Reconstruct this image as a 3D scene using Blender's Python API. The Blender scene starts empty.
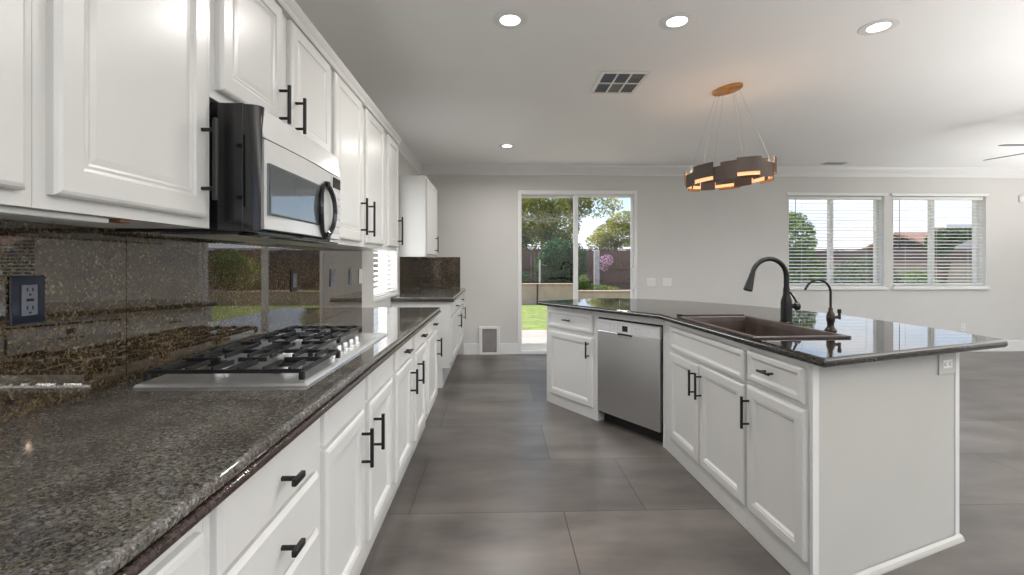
import bpy, bmesh, math, random
from mathutils import Vector, Matrix

scene = bpy.context.scene
C = scene.collection
PI = math.pi

# ------------------------------------------------------------------ camera, light, exposure
YAW = math.atan(14 / 460)
cam_d = bpy.data.cameras.new('camera')
cam_d.sensor_fit = 'HORIZONTAL'
cam_d.sensor_width = 36.0
cam_d.lens = 36.0 * 460 / 1024
cam_d.shift_y = -24.5 / 1024
cam_d.clip_start = 0.02
cam_d.clip_end = 200
cam = bpy.data.objects.new('camera', cam_d)
C.objects.link(cam)
cam.location = (0, 0, 1.25)
cam.rotation_euler = (PI / 2, 0, -YAW)
scene.camera = cam

vs = scene.view_settings
vs.view_transform = 'Standard'
vs.look = 'None'
vs.gamma = 1.0
vs.use_curve_mapping = False
vs.exposure = 0.64

world = bpy.data.worlds.new('sky')
scene.world = world
world.use_nodes = True
wt = world.node_tree
wt.nodes.clear()
w_out = wt.nodes.new('ShaderNodeOutputWorld')
w_bg = wt.nodes.new('ShaderNodeBackground')
w_co = wt.nodes.new('ShaderNodeTexCoord')
w_sep = wt.nodes.new('ShaderNodeSeparateXYZ')
w_ramp = wt.nodes.new('ShaderNodeValToRGB')
w_noise = wt.nodes.new('ShaderNodeTexNoise')
w_map = wt.nodes.new('ShaderNodeMapping')
w_cr = wt.nodes.new('ShaderNodeValToRGB')
w_mix = wt.nodes.new('ShaderNodeMix')
w_mix.data_type = 'RGBA'
wt.links.new(w_co.outputs['Generated'], w_sep.inputs[0])
wt.links.new(w_sep.outputs['Z'], w_ramp.inputs[0])
e = w_ramp.color_ramp.elements
e[0].position = 0.0; e[0].color = (0.62, 0.60, 0.56, 1)
e[1].position = 1.0; e[1].color = (0.30, 0.50, 0.92, 1)
for p, c in ((0.02, (0.92, 0.95, 1.0, 1)), (0.15, (0.50, 0.72, 1.0, 1))):
    q = w_ramp.color_ramp.elements.new(p); q.color = c
w_map.inputs['Scale'].default_value = (1.0, 1.0, 2.6)
w_map.inputs['Location'].default_value = (1.7, 0.3, 0.9)
wt.links.new(w_co.outputs['Generated'], w_map.inputs[0])
wt.links.new(w_map.outputs[0], w_noise.inputs['Vector'])
w_noise.inputs['Scale'].default_value = 2.6
w_noise.inputs['Detail'].default_value = 6
wt.links.new(w_noise.outputs['Fac'], w_cr.inputs[0])
w_cr.color_ramp.elements[0].position = 0.46
w_cr.color_ramp.elements[1].position = 0.66
wt.links.new(w_cr.outputs[0], w_mix.inputs['Factor'])
wt.links.new(w_ramp.outputs[0], w_mix.inputs['A'])
w_mix.inputs['B'].default_value = (1.0, 1.0, 1.0, 1)
wt.links.new(w_mix.outputs['Result'], w_bg.inputs['Color'])
w_bg.inputs['Strength'].default_value = 0.9
wt.links.new(w_bg.outputs[0], w_out.inputs[0])

sun_d = bpy.data.lights.new('sun', 'SUN')
sun_d.energy = 4.2
sun_d.angle = 0.02
sun_d.color = (1.0, 0.95, 0.88)
sun = bpy.data.objects.new('sun', sun_d)
C.objects.link(sun)
sun.location = (-6, -4, 14)
sun.rotation_euler = Vector((0.45, -0.30, -1.0)).to_track_quat('-Z', 'Y').to_euler()

LAMP_W = 9.0          # each recessed downlight
PENDANT_W = 2.0
BOUNCE_W = 90.0
RIGHT_W = 118.0
FAR_W = 55.0
WINDOW_W = 26.0

# rectangular area lamp turned towards a target point
def area_light(name, loc, target, sx, sy, watts, color=(1, 1, 1)):
    d = bpy.data.lights.new(name, 'AREA')
    d.shape = 'RECTANGLE'; d.size = sx; d.size_y = sy
    d.energy = watts; d.color = color
    o = bpy.data.objects.new(name, d)
    C.objects.link(o)
    o.location = loc
    o.rotation_euler = (Vector(target) - Vector(loc)).to_track_quat('-Z', 'Y').to_euler()
    return o
# added unseen fill lamps aimed straight up at the white ceiling, behind and to the right of the viewer
BS = math.radians(140)
area_light('bounce_rear', (2.2, -1.2, 1.0), (2.2, -1.2, 2.58), 4.0, 2.2, BOUNCE_W, (1.0, 0.985, 0.965)).data.spread = BS
area_light('bounce_right', (5.2, 0.9, 0.7), (5.2, 0.9, 2.58), 3.4, 2.6, RIGHT_W, (1.0, 0.985, 0.965)).data.spread = BS
area_light('bounce_far', (7.3, 3.7, 0.7), (7.3, 3.7, 2.58), 2.2, 2.6, FAR_W, (1.0, 0.985, 0.965)).data.spread = BS
# daylight standing outside the left-wall window
area_light('daylight_window', (-1.75, 4.42, 1.55), (0.5, 4.42, 1.75), 1.2, 1.5, WINDOW_W, (1.0, 0.99, 0.98))

# ------------------------------------------------------------------ helpers
class MB:
    """collects shapes into one bmesh and links them as ONE mesh object"""
    def __init__(self):
        self.bm = bmesh.new()
    def _xf(self, verts, M):
        if M is not None:
            for v in verts: v.co = M @ v.co
    def box(self, x0, x1, y0, y1, z0, z1, bev=0.0, seg=2, M=None):
        vs = [self.bm.verts.new((x, y, z)) for z in (z0, z1) for y in (y0, y1) for x in (x0, x1)]
        fs = [(0, 2, 3, 1), (4, 5, 7, 6), (0, 1, 5, 4), (2, 6, 7, 3), (0, 4, 6, 2), (1, 3, 7, 5)]
        faces = [self.bm.faces.new([vs[i] for i in f]) for f in fs]
        if bev > 0:
            es = list({e for f in faces for e in f.edges})
            r = bmesh.ops.bevel(self.bm, geom=es, offset=bev, segments=seg, affect='EDGES', profile=0.5)
            if M is not None:
                vv = {v for f in r['faces'] for v in f.verts} | {v for v in vs if v.is_valid}
                self._xf(vv, M)
        else:
            self._xf(vs, M)
        return self
    def loft(self, rings, close=True, cap0=True, cap1=True):
        R = [[self.bm.verts.new(p) for p in r] for r in rings]
        n = len(R[0])
        for a, b in zip(R, R[1:]):
            for i in range(n if close else n - 1):
                j = (i + 1) % n
                self.bm.faces.new((a[i], a[j], b[j], b[i]))
        if cap0: self.bm.faces.new(list(reversed(R[0])))
        if cap1: self.bm.faces.new(R[-1])
        return self
    def lathe(self, prof, n=24, c=(0, 0, 0), M=None):
        rings = []
        for r, z in prof:
            ring = []
            for i in range(n):
                a = 2 * PI * i / n
                p = Vector((c[0] + r * math.cos(a), c[1] + r * math.sin(a), c[2] + z))
                ring.append(M @ p if M is not None else p)
            rings.append(ring)
        return self.loft(rings)
    def tube(self, pts, rad, n=12):
        pts = [Vector(p) for p in pts]
        if not hasattr(rad, '__len__'): rad = [rad] * len(pts)
        rings = []; up = None
        for i, p in enumerate(pts):
            t = (pts[min(i + 1, len(pts) - 1)] - pts[max(i - 1, 0)]).normalized()
            if up is None:
                up = Vector((0, 0, 1)) if abs(t.z) < 0.9 else Vector((1, 0, 0))
            s = t.cross(up).normalized(); up = s.cross(t).normalized()
            rings.append([p + rad[i] * (math.cos(2 * PI * k / n) * s + math.sin(2 * PI * k / n) * up) for k in range(n)])
        return self.loft(rings)
    def prism(self, poly, z0, z1):
        return self.loft([[(x, y, z0) for x, y in poly], [(x, y, z1) for x, y in poly]])
    def rects(self, x0, x1, z0, z1, prof):
        """concentric rectangular rings: prof = [(inset, y)...], closed front and back"""
        rings = []
        for ins, y in prof:
            rings.append([(x0 + ins, y, z0 + ins), (x1 - ins, y, z0 + ins), (x1 - ins, y, z1 - ins), (x0 + ins, y, z1 - ins)])
        return self.loft(rings)
    def ngon(self, pts):
        self.bm.faces.new([self.bm.verts.new(p) for p in pts]); return self
    def build(self, name, mat, parent=None, smooth=False):
        me = bpy.data.meshes.new(name)
        bmesh.ops.recalc_face_normals(self.bm, faces=self.bm.faces)
        self.bm.to_mesh(me); self.bm.free()
        o = bpy.data.objects.new(name, me)
        C.objects.link(o)
        if mat: me.materials.append(mat)
        if parent: o.parent = parent
        if smooth:
            for p in me.polygons: p.use_smooth = True
            try:
                me.set_sharp_from_angle(angle=math.radians(40))
            except Exception:
                pass
        return o

def tag(o, label, cat, group=None, kind=None):
    if label: o['label'] = label
    if cat: o['category'] = cat
    if group: o['group'] = group
    if kind: o['kind'] = kind
    return o
def thing(name, label, cat, loc=(0, 0, 0), rotz=0.0, group=None):
    o = bpy.data.objects.new(name, None)
    o.empty_display_size = 0.05
    C.objects.link(o)
    o.location = loc; o.rotation_euler = (0, 0, rotz)
    return tag(o, label, cat, group)
def struct(o):
    o['kind'] = 'structure'; return o
def lab(o, text):
    o['label'] = text; return o

# ------------------------------------------------------------------ materials
def base_mat(name):
    m = bpy.data.materials.new(name); m.use_nodes = True
    nt = m.node_tree
    return m, nt, nt.nodes['Principled BSDF']
def pm(name, col, rough=0.5, metal=0.0, noise=0.0, nscale=8.0, bump=0.0, bscale=60.0, coat=0.0, emit=None, estr=0.0, stretch=None, spec=None):
    m, nt, b = base_mat(name)
    b.inputs['Roughness'].default_value = rough
    b.inputs['Metallic'].default_value = metal
    b.inputs['Coat Weight'].default_value = coat
    b.inputs['Coat Roughness'].default_value = 0.06
    if spec is not None: b.inputs['Specular IOR Level'].default_value = spec
    tc = nt.nodes.new('ShaderNodeTexCoord')
    mp = nt.nodes.new('ShaderNodeMapping')
    nt.links.new(tc.outputs['Object'], mp.inputs[0])
    if stretch: mp.inputs['Scale'].default_value = stretch
    n = nt.nodes.new('ShaderNodeTexNoise'); n.inputs['Scale'].default_value = nscale; n.inputs['Detail'].default_value = 4
    nt.links.new(mp.outputs[0], n.inputs['Vector'])
    r = nt.nodes.new('ShaderNodeValToRGB')
    k = noise
    r.color_ramp.elements[0].position = 0.3; r.color_ramp.elements[1].position = 0.7
    r.color_ramp.elements[0].color = tuple(max(0, c * (1 - k)) for c in col) + (1,)
    r.color_ramp.elements[1].color = tuple(min(1, c * (1 + k)) for c in col) + (1,)
    nt.links.new(n.outputs['Fac'], r.inputs[0]); nt.links.new(r.outputs[0], b.inputs['Base Color'])
    if bump:
        n2 = nt.nodes.new('ShaderNodeTexNoise'); n2.inputs['Scale'].default_value = bscale; n2.inputs['Detail'].default_value = 3
        nt.links.new(mp.outputs[0], n2.inputs['Vector'])
        bp = nt.nodes.new('ShaderNodeBump'); bp.inputs['Strength'].default_value = bump; bp.inputs['Distance'].default_value = 0.01
        nt.links.new(n2.outputs['Fac'], bp.inputs['Height']); nt.links.new(bp.outputs[0], b.inputs['Normal'])
    if emit:
        b.inputs['Emission Color'].default_value = tuple(emit) + (1,)
        b.inputs['Emission Strength'].default_value = estr
    return m
def granite(name, cols, scale=125, rough=0.045, ior=1.7):
    m, nt, b = base_mat(name)
    b.inputs['Roughness'].default_value = rough
    b.inputs['IOR'].default_value = ior
    tc = nt.nodes.new('ShaderNodeTexCoord')
    def vor(s):
        v = nt.nodes.new('ShaderNodeTexVoronoi'); v.inputs['Scale'].default_value = s
        nt.links.new(tc.outputs['Object'], v.inputs['Vector'])
        sp = nt.nodes.new('ShaderNodeSeparateColor'); nt.links.new(v.outputs['Color'], sp.inputs[0])
        return sp.outputs[0]
    def ramp(inp, cs):
        r = nt.nodes.new('ShaderNodeValToRGB'); r.color_ramp.interpolation = 'CONSTANT'
        es = r.color_ramp.elements
        es[0].position = 0; es[0].color = cs[0][1] + (1,)
        es[1].position = cs[1][0]; es[1].color = cs[1][1] + (1,)
        for p, c in cs[2:]:
            q = es.new(p); q.color = c + (1,)
        nt.links.new(inp, r.inputs[0]); return r.outputs[0]
    a = ramp(vor(scale), cols); c2 = ramp(vor(scale * 2.1), cols)
    mx = nt.nodes.new('ShaderNodeMix'); mx.data_type = 'RGBA'; mx.inputs['Factor'].default_value = 0.45
    nt.links.new(a, mx.inputs['A']); nt.links.new(c2, mx.inputs['B'])
    nz = nt.nodes.new('ShaderNodeTexNoise'); nz.inputs['Scale'].default_value = 9; nz.inputs['Detail'].default_value = 3
    nt.links.new(tc.outputs['Object'], nz.inputs['Vector'])
    rr = nt.nodes.new('ShaderNodeMapRange'); rr.inputs['From Min'].default_value = 0.3; rr.inputs['From Max'].default_value = 0.7
    rr.inputs['To Min'].default_value = 0.7; rr.inputs['To Max'].default_value = 1.3
    nt.links.new(nz.outputs['Fac'], rr.inputs[0])
    mu = nt.nodes.new('ShaderNodeMix'); mu.data_type = 'RGBA'; mu.blend_type = 'MULTIPLY'; mu.inputs['Factor'].default_value = 1
    nt.links.new(mx.outputs['Result'], mu.inputs['A'])
    cb = nt.nodes.new('ShaderNodeCombineColor')
    for i in range(3): nt.links.new(rr.outputs[0], cb.inputs[i])
    nt.links.new(cb.outputs[0], mu.inputs['B'])
    nt.links.new(mu.outputs['Result'], b.inputs['Base Color'])
    return m
def glass_mat(name, tint=(1, 1, 1), refl=1.0):
    m = bpy.data.materials.new(name); m.use_nodes = True
    nt = m.node_tree; nt.nodes.clear()
    o = nt.nodes.new('ShaderNodeOutputMaterial'); t = nt.nodes.new('ShaderNodeBsdfTransparent'); g = nt.nodes.new('ShaderNodeBsdfGlossy')
    t.inputs[0].default_value = tint + (1,); g.inputs['Roughness'].default_value = 0.0
    lw = nt.nodes.new('ShaderNodeLayerWeight'); lw.inputs[0].default_value = 0.5
    pw = nt.nodes.new('ShaderNodeMath'); pw.operation = 'POWER'; pw.inputs[1].default_value = 5.0
    nt.links.new(lw.outputs['Facing'], pw.inputs[0])
    f = nt.nodes.new('ShaderNodeMath'); f.operation = 'MULTIPLY_ADD'; f.inputs[1].default_value = 0.5; f.inputs[2].default_value = 0.02
    nt.links.new(pw.outputs[0], f.inputs[0])
    x = nt.nodes.new('ShaderNodeMixShader')
    nt.links.new(f.outputs[0], x.inputs[0]); nt.links.new(t.outputs[0], x.inputs[1]); nt.links.new(g.outputs[0], x.inputs[2]); nt.links.new(x.outputs[0], o.inputs[0])
    return m
def floor_mat():
    m, nt, b = base_mat('porcelain_tile')
    tc = nt.nodes.new('ShaderNodeTexCoord'); mp = nt.nodes.new('ShaderNodeMapping')
    nt.links.new(tc.outputs['Object'], mp.inputs[0])
    br = nt.nodes.new('ShaderNodeTexBrick')
    W, Hh = 1.19, 0.613
    mp.inputs['Location'].default_value = (-0.33 + 10 * W, -2.305 + 10 * Hh, 0)
    nt.links.new(mp.outputs[0], br.inputs['Vector'])
    br.offset = 0.65; br.offset_frequency = 2; br.squash = 1.0
    br.inputs['Scale'].default_value = 1.0
    br.inputs['Brick Width'].default_value = W; br.inputs['Row Height'].default_value = Hh
    br.inputs['Mortar Size'].default_value = 0.003; br.inputs['Mortar Smooth'].default_value = 0.1
    br.inputs['Color1'].default_value = (0.098, 0.087, 0.079, 1); br.inputs['Color2'].default_value = (0.142, 0.126, 0.115, 1)
    br.inputs['Mortar'].default_value = (0.045, 0.040, 0.037, 1)
    n = nt.nodes.new('ShaderNodeTexNoise'); n.inputs['Scale'].default_value = 2.2; n.inputs['Detail'].default_value = 6; n.inputs['Roughness'].default_value = 0.55
    mp2 = nt.nodes.new('ShaderNodeMapping'); mp2.inputs['Scale'].default_value = (0.7, 1.8, 1)
    nt.links.new(tc.outputs['Object'], mp2.inputs[0]); nt.links.new(mp2.outputs[0], n.inputs['Vector'])
    rr = nt.nodes.new('ShaderNodeMapRange'); rr.inputs['From Min'].default_value = 0.3; rr.inputs['From Max'].default_value = 0.7
    rr.inputs['To Min'].default_value = 0.6; rr.inputs['To Max'].default_value = 1.42
    nt.links.new(n.outputs['Fac'], rr.inputs[0])
    cb = nt.nodes.new('ShaderNodeCombineColor')
    for i in range(3): nt.links.new(rr.outputs[0], cb.inputs[i])
    mu = nt.nodes.new('ShaderNodeMix'); mu.data_type = 'RGBA'; mu.blend_type = 'MULTIPLY'; mu.inputs['Factor'].default_value = 1
    nt.links.new(br.outputs['Color'], mu.inputs['A']); nt.links.new(cb.outputs[0], mu.inputs['B'])
    nt.links.new(mu.outputs['Result'], b.inputs['Base Color'])
    b.inputs['Roughness'].default_value = 0.3
    bp = nt.nodes.new('ShaderNodeBump'); bp.inputs['Strength'].default_value = 0.25; bp.inputs['Distance'].default_value = 0.002; bp.invert = True
    nt.links.new(br.outputs['Fac'], bp.inputs['Height']); nt.links.new(bp.outputs[0], b.inputs['Normal'])
    return m
def leaf_mat(name, c1, c2, scale=3.0):
    m, nt, b = base_mat(name)
    tc = nt.nodes.new('ShaderNodeTexCoord'); n = nt.nodes.new('ShaderNodeTexNoise'); n.inputs['Scale'].default_value = scale; n.inputs['Detail'].default_value = 5
    nt.links.new(tc.outputs['Object'], n.inputs['Vector'])
    r = nt.nodes.new('ShaderNodeValToRGB'); r.color_ramp.elements[0].position = 0.35; r.color_ramp.elements[1].position = 0.65
    r.color_ramp.elements[0].color = c1 + (1,); r.color_ramp.elements[1].color = c2 + (1,)
    nt.links.new(n.outputs['Fac'], r.inputs[0]); nt.links.new(r.outputs[0], b.inputs['Base Color'])
    b.inputs['Roughness'].default_value = 0.6
    tr = nt.nodes.new('ShaderNodeBsdfTranslucent'); nt.links.new(r.outputs[0], tr.inputs[0])
    mx = nt.nodes.new('ShaderNodeMixShader'); mx.inputs[0].default_value = 0.45
    out = nt.nodes['Material Output']
    nt.links.new(b.outputs[0], mx.inputs[1]); nt.links.new(tr.outputs[0], mx.inputs[2]); nt.links.new(mx.outputs[0], out.inputs[0])
    return m

M = {}
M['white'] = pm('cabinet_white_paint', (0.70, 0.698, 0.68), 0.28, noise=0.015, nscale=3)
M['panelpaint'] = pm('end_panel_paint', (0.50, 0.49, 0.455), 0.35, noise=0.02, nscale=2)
M['trim'] = pm('white_trim_paint', (0.80, 0.80, 0.79), 0.4, noise=0.01)
M['wall'] = pm('grey_wall_paint', (0.645, 0.635, 0.612), 0.7, noise=0.02, nscale=2, bump=0.06, bscale=140)
M['ceil'] = pm('ceiling_paint', (0.90, 0.898, 0.89), 0.8, noise=0.01, nscale=1.5, bump=0.05, bscale=120)
M['black'] = pm('matte_black_metal', (0.012, 0.012, 0.012), 0.38, 0.3, noise=0.1)
M['gloss_black'] = pm('glossy_black_plastic', (0.010, 0.010, 0.011), 0.10, noise=0.1)
M['dark'] = pm('dark_recess', (0.012, 0.011, 0.010), 0.7, noise=0.2)
M['steel'] = pm('brushed_stainless', (0.62, 0.62, 0.625), 0.30, 1.0, noise=0.05, nscale=40, stretch=(1, 1, 60))
M['steel_shiny'] = pm('polished_stainless', (0.68, 0.68, 0.68), 0.16, 1.0, noise=0.04, nscale=30)
M['tray_steel'] = pm('cooktop_stainless', (0.86, 0.86, 0.855), 0.30, 0.85, noise=0.04, nscale=30)
M['mw_steel'] = pm('microwave_front_silver', (0.80, 0.80, 0.79), 0.22, 0.25, noise=0.02, nscale=20)
M['panel_silver'] = pm('control_panel_silver', (0.72, 0.72, 0.73), 0.35, 0.2, noise=0.02)
M['iron'] = pm('cast_iron', (0.018, 0.018, 0.019), 0.30, 0.2, noise=0.25, nscale=60, bump=0.15, bscale=200)
M['bronze'] = pm('oil_rubbed_bronze', (0.045, 0.033, 0.027), 0.33, 0.75, noise=0.2, nscale=30)
M['sinkbrown'] = pm('sink_brown_composite', (0.062, 0.044, 0.037), 0.34, 0.2, noise=0.25, nscale=18, bump=0.1, bscale=90)
M['plate_brown'] = pm('pendant_brown_metal', (0.048, 0.034, 0.026), 0.5, 0.2, noise=0.12, nscale=10)
M['gold'] = pm('brass_leaf', (0.62, 0.33, 0.12), 0.35, 0.8, noise=0.15, nscale=14)
M['glow'] = pm('pendant_lit_diffuser', (0.7, 0.5, 0.32), 0.5, emit=(1.0, 0.52, 0.24), estr=0.62)
M['lamp'] = pm('downlight_diffuser', (0.9, 0.9, 0.9), 0.5, emit=(1.0, 0.99, 0.97), estr=4.0)
M['wire'] = pm('steel_cable', (0.42, 0.36, 0.30), 0.4, 0.8)
M['plastic'] = pm('white_plastic', (0.78, 0.78, 0.77), 0.3, noise=0.01)
M['navy'] = pm('navy_gloss_plate', (0.012, 0.016, 0.032), 0.08, noise=0.1)
M['slate'] = pm('slate_grey_plastic', (0.16, 0.17, 0.21), 0.3, noise=0.05)
M['screen'] = pm('dark_display', (0.02, 0.02, 0.022), 0.12)
M['flap'] = pm('pet_door_flap', (0.27, 0.255, 0.245), 0.4, noise=0.08, nscale=8)
M['wood'] = pm('raw_wood', (0.20, 0.10, 0.05), 0.7, noise=0.3, nscale=20)
M['blind'] = pm('white_blind_slat', (0.84, 0.84, 0.83), 0.45, noise=0.01)
M['vinyl'] = pm('white_vinyl', (0.82, 0.82, 0.82), 0.35, noise=0.01)
M['glass'] = glass_mat('window_glass')
M['mwglass'] = pm('oven_window_glass', (0.20, 0.225, 0.235), 0.04, 0.6, noise=0.05)
M['floor'] = floor_mat()
cols_c = [(0, (0.042, 0.038, 0.034)), (0.24, (0.098, 0.082, 0.062)), (0.46, (0.140, 0.142, 0.142)), (0.74, (0.190, 0.158, 0.108)), (0.89, (0.25, 0.26, 0.265)), (0.975, (0.34, 0.34, 0.34))]
cols_s = [(0, (0.014, 0.010, 0.006)), (0.36, (0.048, 0.032, 0.018)), (0.60, (0.088, 0.064, 0.036)), (0.82, (0.150, 0.106, 0.050)), (0.94, (0.23, 0.19, 0.125))]
M['granite'] = granite('brown_granite', cols_c, 205, 0.06, 1.9)
M['granite_far'] = granite('dark_far_granite', cols_s, 120, 0.10, 1.45)
M['granite_edge'] = granite('brown_granite_edge', [(0, (0.02, 0.012, 0.010)), (0.5, (0.050, 0.030, 0.026)), (0.8, (0.09, 0.06, 0.05))], 160, 0.12)
M['granite_splash'] = granite('gold_fleck_granite', cols_s, 160, 0.02, 2.05)
M['granite_dark'] = granite('dark_island_granite', [(0, (0.008, 0.008, 0.007)), (0.5, (0.022, 0.018, 0.014)), (0.78, (0.045, 0.036, 0.028)), (0.93, (0.10, 0.09, 0.075))], 150, 0.03, 1.62)
M['grass'] = pm('lawn_grass', (0.20, 0.25, 0.06), 0.9, noise=0.35, nscale=5, bump=0.8, bscale=70)
M['patio'] = pm('patio_concrete', (0.42, 0.36, 0.32), 0.8, noise=0.12, nscale=3, bump=0.1)
M['stucco'] = pm('tan_stucco', (0.47, 0.335, 0.27), 0.9, noise=0.1, nscale=4, bump=0.2)
M['cap'] = pm('wall_cap', (0.42, 0.27, 0.22), 0.8, noise=0.1)
M['fence'] = pm('weathered_fence_wood', (0.150, 0.088, 0.066), 0.85, noise=0.3, nscale=5, stretch=(6, 6, 0.8))
M['post'] = pm('pale_post', (0.50, 0.46, 0.44), 0.8, noise=0.15)
M['bark'] = pm('tree_bark', (0.12, 0.085, 0.06), 0.9, noise=0.35, nscale=12, bump=0.4, bscale=20)
M['house'] = pm('neighbour_stucco', (0.62, 0.57, 0.50), 0.9, noise=0.06)
M['roof'] = pm('roof_tile', (0.25, 0.13, 0.09), 0.85, noise=0.3, nscale=12)
M['leaf_tree'] = leaf_mat('tree_leaves', (0.17, 0.21, 0.04), (0.58, 0.54, 0.15), 1.4)
M['leaf_dark'] = leaf_mat('dark_bush_leaves', (0.015, 0.055, 0.014), (0.06, 0.16, 0.035), 3.0)
M['leaf_mid'] = leaf_mat('shrub_leaves', (0.07, 0.15, 0.02), (0.26, 0.36, 0.06), 3.0)
M['leaf_olive'] = leaf_mat('olive_leaves', (0.06, 0.09, 0.035), (0.19, 0.24, 0.10), 2.0)
M['flower'] = leaf_mat('pink_blossom', (0.50, 0.28, 0.40), (0.75, 0.55, 0.66), 6.0)
M['hose'] = pm('dark_pipe', (0.02, 0.02, 0.02), 0.5)

# ------------------------------------------------------------------ room shell
XL, XR, YB, YF, ZC = -1.06, 8.6, 6.30, -3.6, 2.58
struct(MB().box(XL - 0.2, XR + 0.2, YF, YB + 0.0, -0.12, 0.0).build('floor', M['floor']))
struct(MB().box(XL - 0.2, XR + 0.6, YF - 1.6, YB + 1.0, ZC, ZC + 0.22).build('ceiling', M['ceil']))  # reaches past the walls, unseen, as an overhang shaped to keep sun out

def wall_with_holes(name, axis, pos, thick, a0, a1, z0, z1, holes, mat):
    """axis 'y': plane at y=pos spanning x a0..a1;  axis 'x': plane at x=pos spanning y a0..a1"""
    mb = MB()
    def bx(p0, p1, q0, q1):
        if p1 - p0 < 1e-4 or q1 - q0 < 1e-4: return
        if axis == 'y': mb.box(p0, p1, pos, pos + thick, q0, q1)
        else: mb.box(pos, pos + thick, p0, p1, q0, q1)
    cur = a0
    for (h0, h1, b, t) in sorted(holes):
        bx(cur, h0, z0, z1); bx(h0, h1, z0, b); bx(h0, h1, t, z1); cur = h1
    bx(cur, a1, z0, z1)
    return struct(mb.build(name, mat))
DX0, DX1, DZ = 0.272, 1.922, 2.245
W2 = (4.05, 5.43, 0.925, 2.19)
W3 = (5.545, 6.905, 0.925, 2.19)
W1 = (3.96, 4.88, 0.945, 2.15)
wall_with_holes('wall_back', 'y', YB, 0.20, XL - 0.2, XR + 0.2, -0.12, ZC, [(DX0, DX1, 0.0, DZ), W2, W3], M['wall'])
wall_with_holes('wall_left', 'x', XL - 0.2, 0.2, YF, YB, 0, ZC, [W1], M['wall'])
WR = [(-2.4, -0.4, 0.0, 2.2), (1.2, 3.6, 0.5, 2.2)]
wall_with_holes('wall_right', 'x', XR, 0.2, YF, YB, 0, ZC, WR, M['wall'])

# baseboards
bb = MB()
for a, b in ((-0.47, -0.262), (0.030, DX0), (DX1, XR)):
    bb.box(a, b, YB - 0.016, YB, 0, 0.150, 0.004)
struct(bb.build('baseboard_back', M['trim']))
struct(MB().box(XR - 0.016, XR, -0.3, YB - 0.02, 0, 0.15, 0.004).build('baseboard_right', M['trim']))

# crown mouldings (profile swept along the wall): (out from wall, down from ceiling)
CROWN = [(0, 0), (0.105, 0), (0.105, 0.012), (0.095, 0.018), (0.085, 0.035), (0.055, 0.062), (0.030, 0.085), (0.022, 0.100), (0.014, 0.104), (0.014, 0.122), (0, 0.128)]
mb = MB(); mb.loft([[(x, YB - o, ZC - d) for o, d in CROWN] for x in (XL, XR)])
struct(mb.build('trim_1', M['trim']))
mb = MB(); mb.loft([[(XL + 0.25 * o, y, ZC - d) for o, d in CROWN] for y in (YF, YB)])
struct(mb.build('trim_2', M['trim']))

# sliding patio door
door = thing('door_1', 'white framed sliding glass patio door opening to the garden', 'door', (0.5 * (DX0 + DX1), YB, 0))
del door['category']; del door['label']; struct(door)
cx = 0.5 * (DX0 + DX1)
f = MB()
f.box(DX0 - cx, DX0 - cx + 0.045, -0.012, 0.13, 0, DZ, 0.004)
f.box(DX1 - cx - 0.045, DX1 - cx, -0.012, 0.13, 0, DZ, 0.004)
f.box(DX0 - cx + 0.045, DX1 - cx - 0.045, -0.012, 0.13, DZ - 0.055, DZ, 0.004)
f.box(DX0 - cx + 0.045, DX1 - cx - 0.045, -0.012, 0.13, 0.0, 0.045, 0.004)
f.build('door_frame', M['vinyl'], door)
def sash(x0, x1, y, stile, top, bot, nm):
    m = MB()
    m.box(x0 - cx, x0 - cx + stile[0], y, y + 0.04, 0.046, DZ - 0.056, 0.004)
    m.box(x1 - cx - stile[1], x1 - cx, y, y + 0.04, 0.046, DZ - 0.056, 0.004)
    m.box(x0 - cx + stile[0], x1 - cx - stile[1], y, y + 0.04, DZ - 0.056 - top, DZ - 0.056, 0.004)
    m.box(x0 - cx + stile[0], x1 - cx - stile[1], y, y + 0.04, 0.046, 0.046 + bot, 0.004)
    o = m.build(nm, M['vinyl'], door)
    MB().box(x0 - cx + stile[0], x1 - cx - stile[1], y + 0.017, y + 0.023, 0.046 + bot, DZ - 0.056 - top).build('pane', M['glass'], o)
    return o
s1 = sash(DX0 + 0.0455, 1.10, 0.07, (0.012, 0.05), 0.032, 0.085, 'fixed_panel')
s2 = sash(1.045, DX1 - 0.0455, 0.012, (0.06, 0.035), 0.032, 0.085, 'sliding_panel')
MB().tube([(1.862 - cx, 0.012, 0.89), (1.862 - cx, -0.035, 0.90), (1.862 - cx, -0.035, 1.16), (1.862 - cx, 0.012, 1.17)], 0.011, 8).build('handle', M['vinyl'], s2, True)

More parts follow.
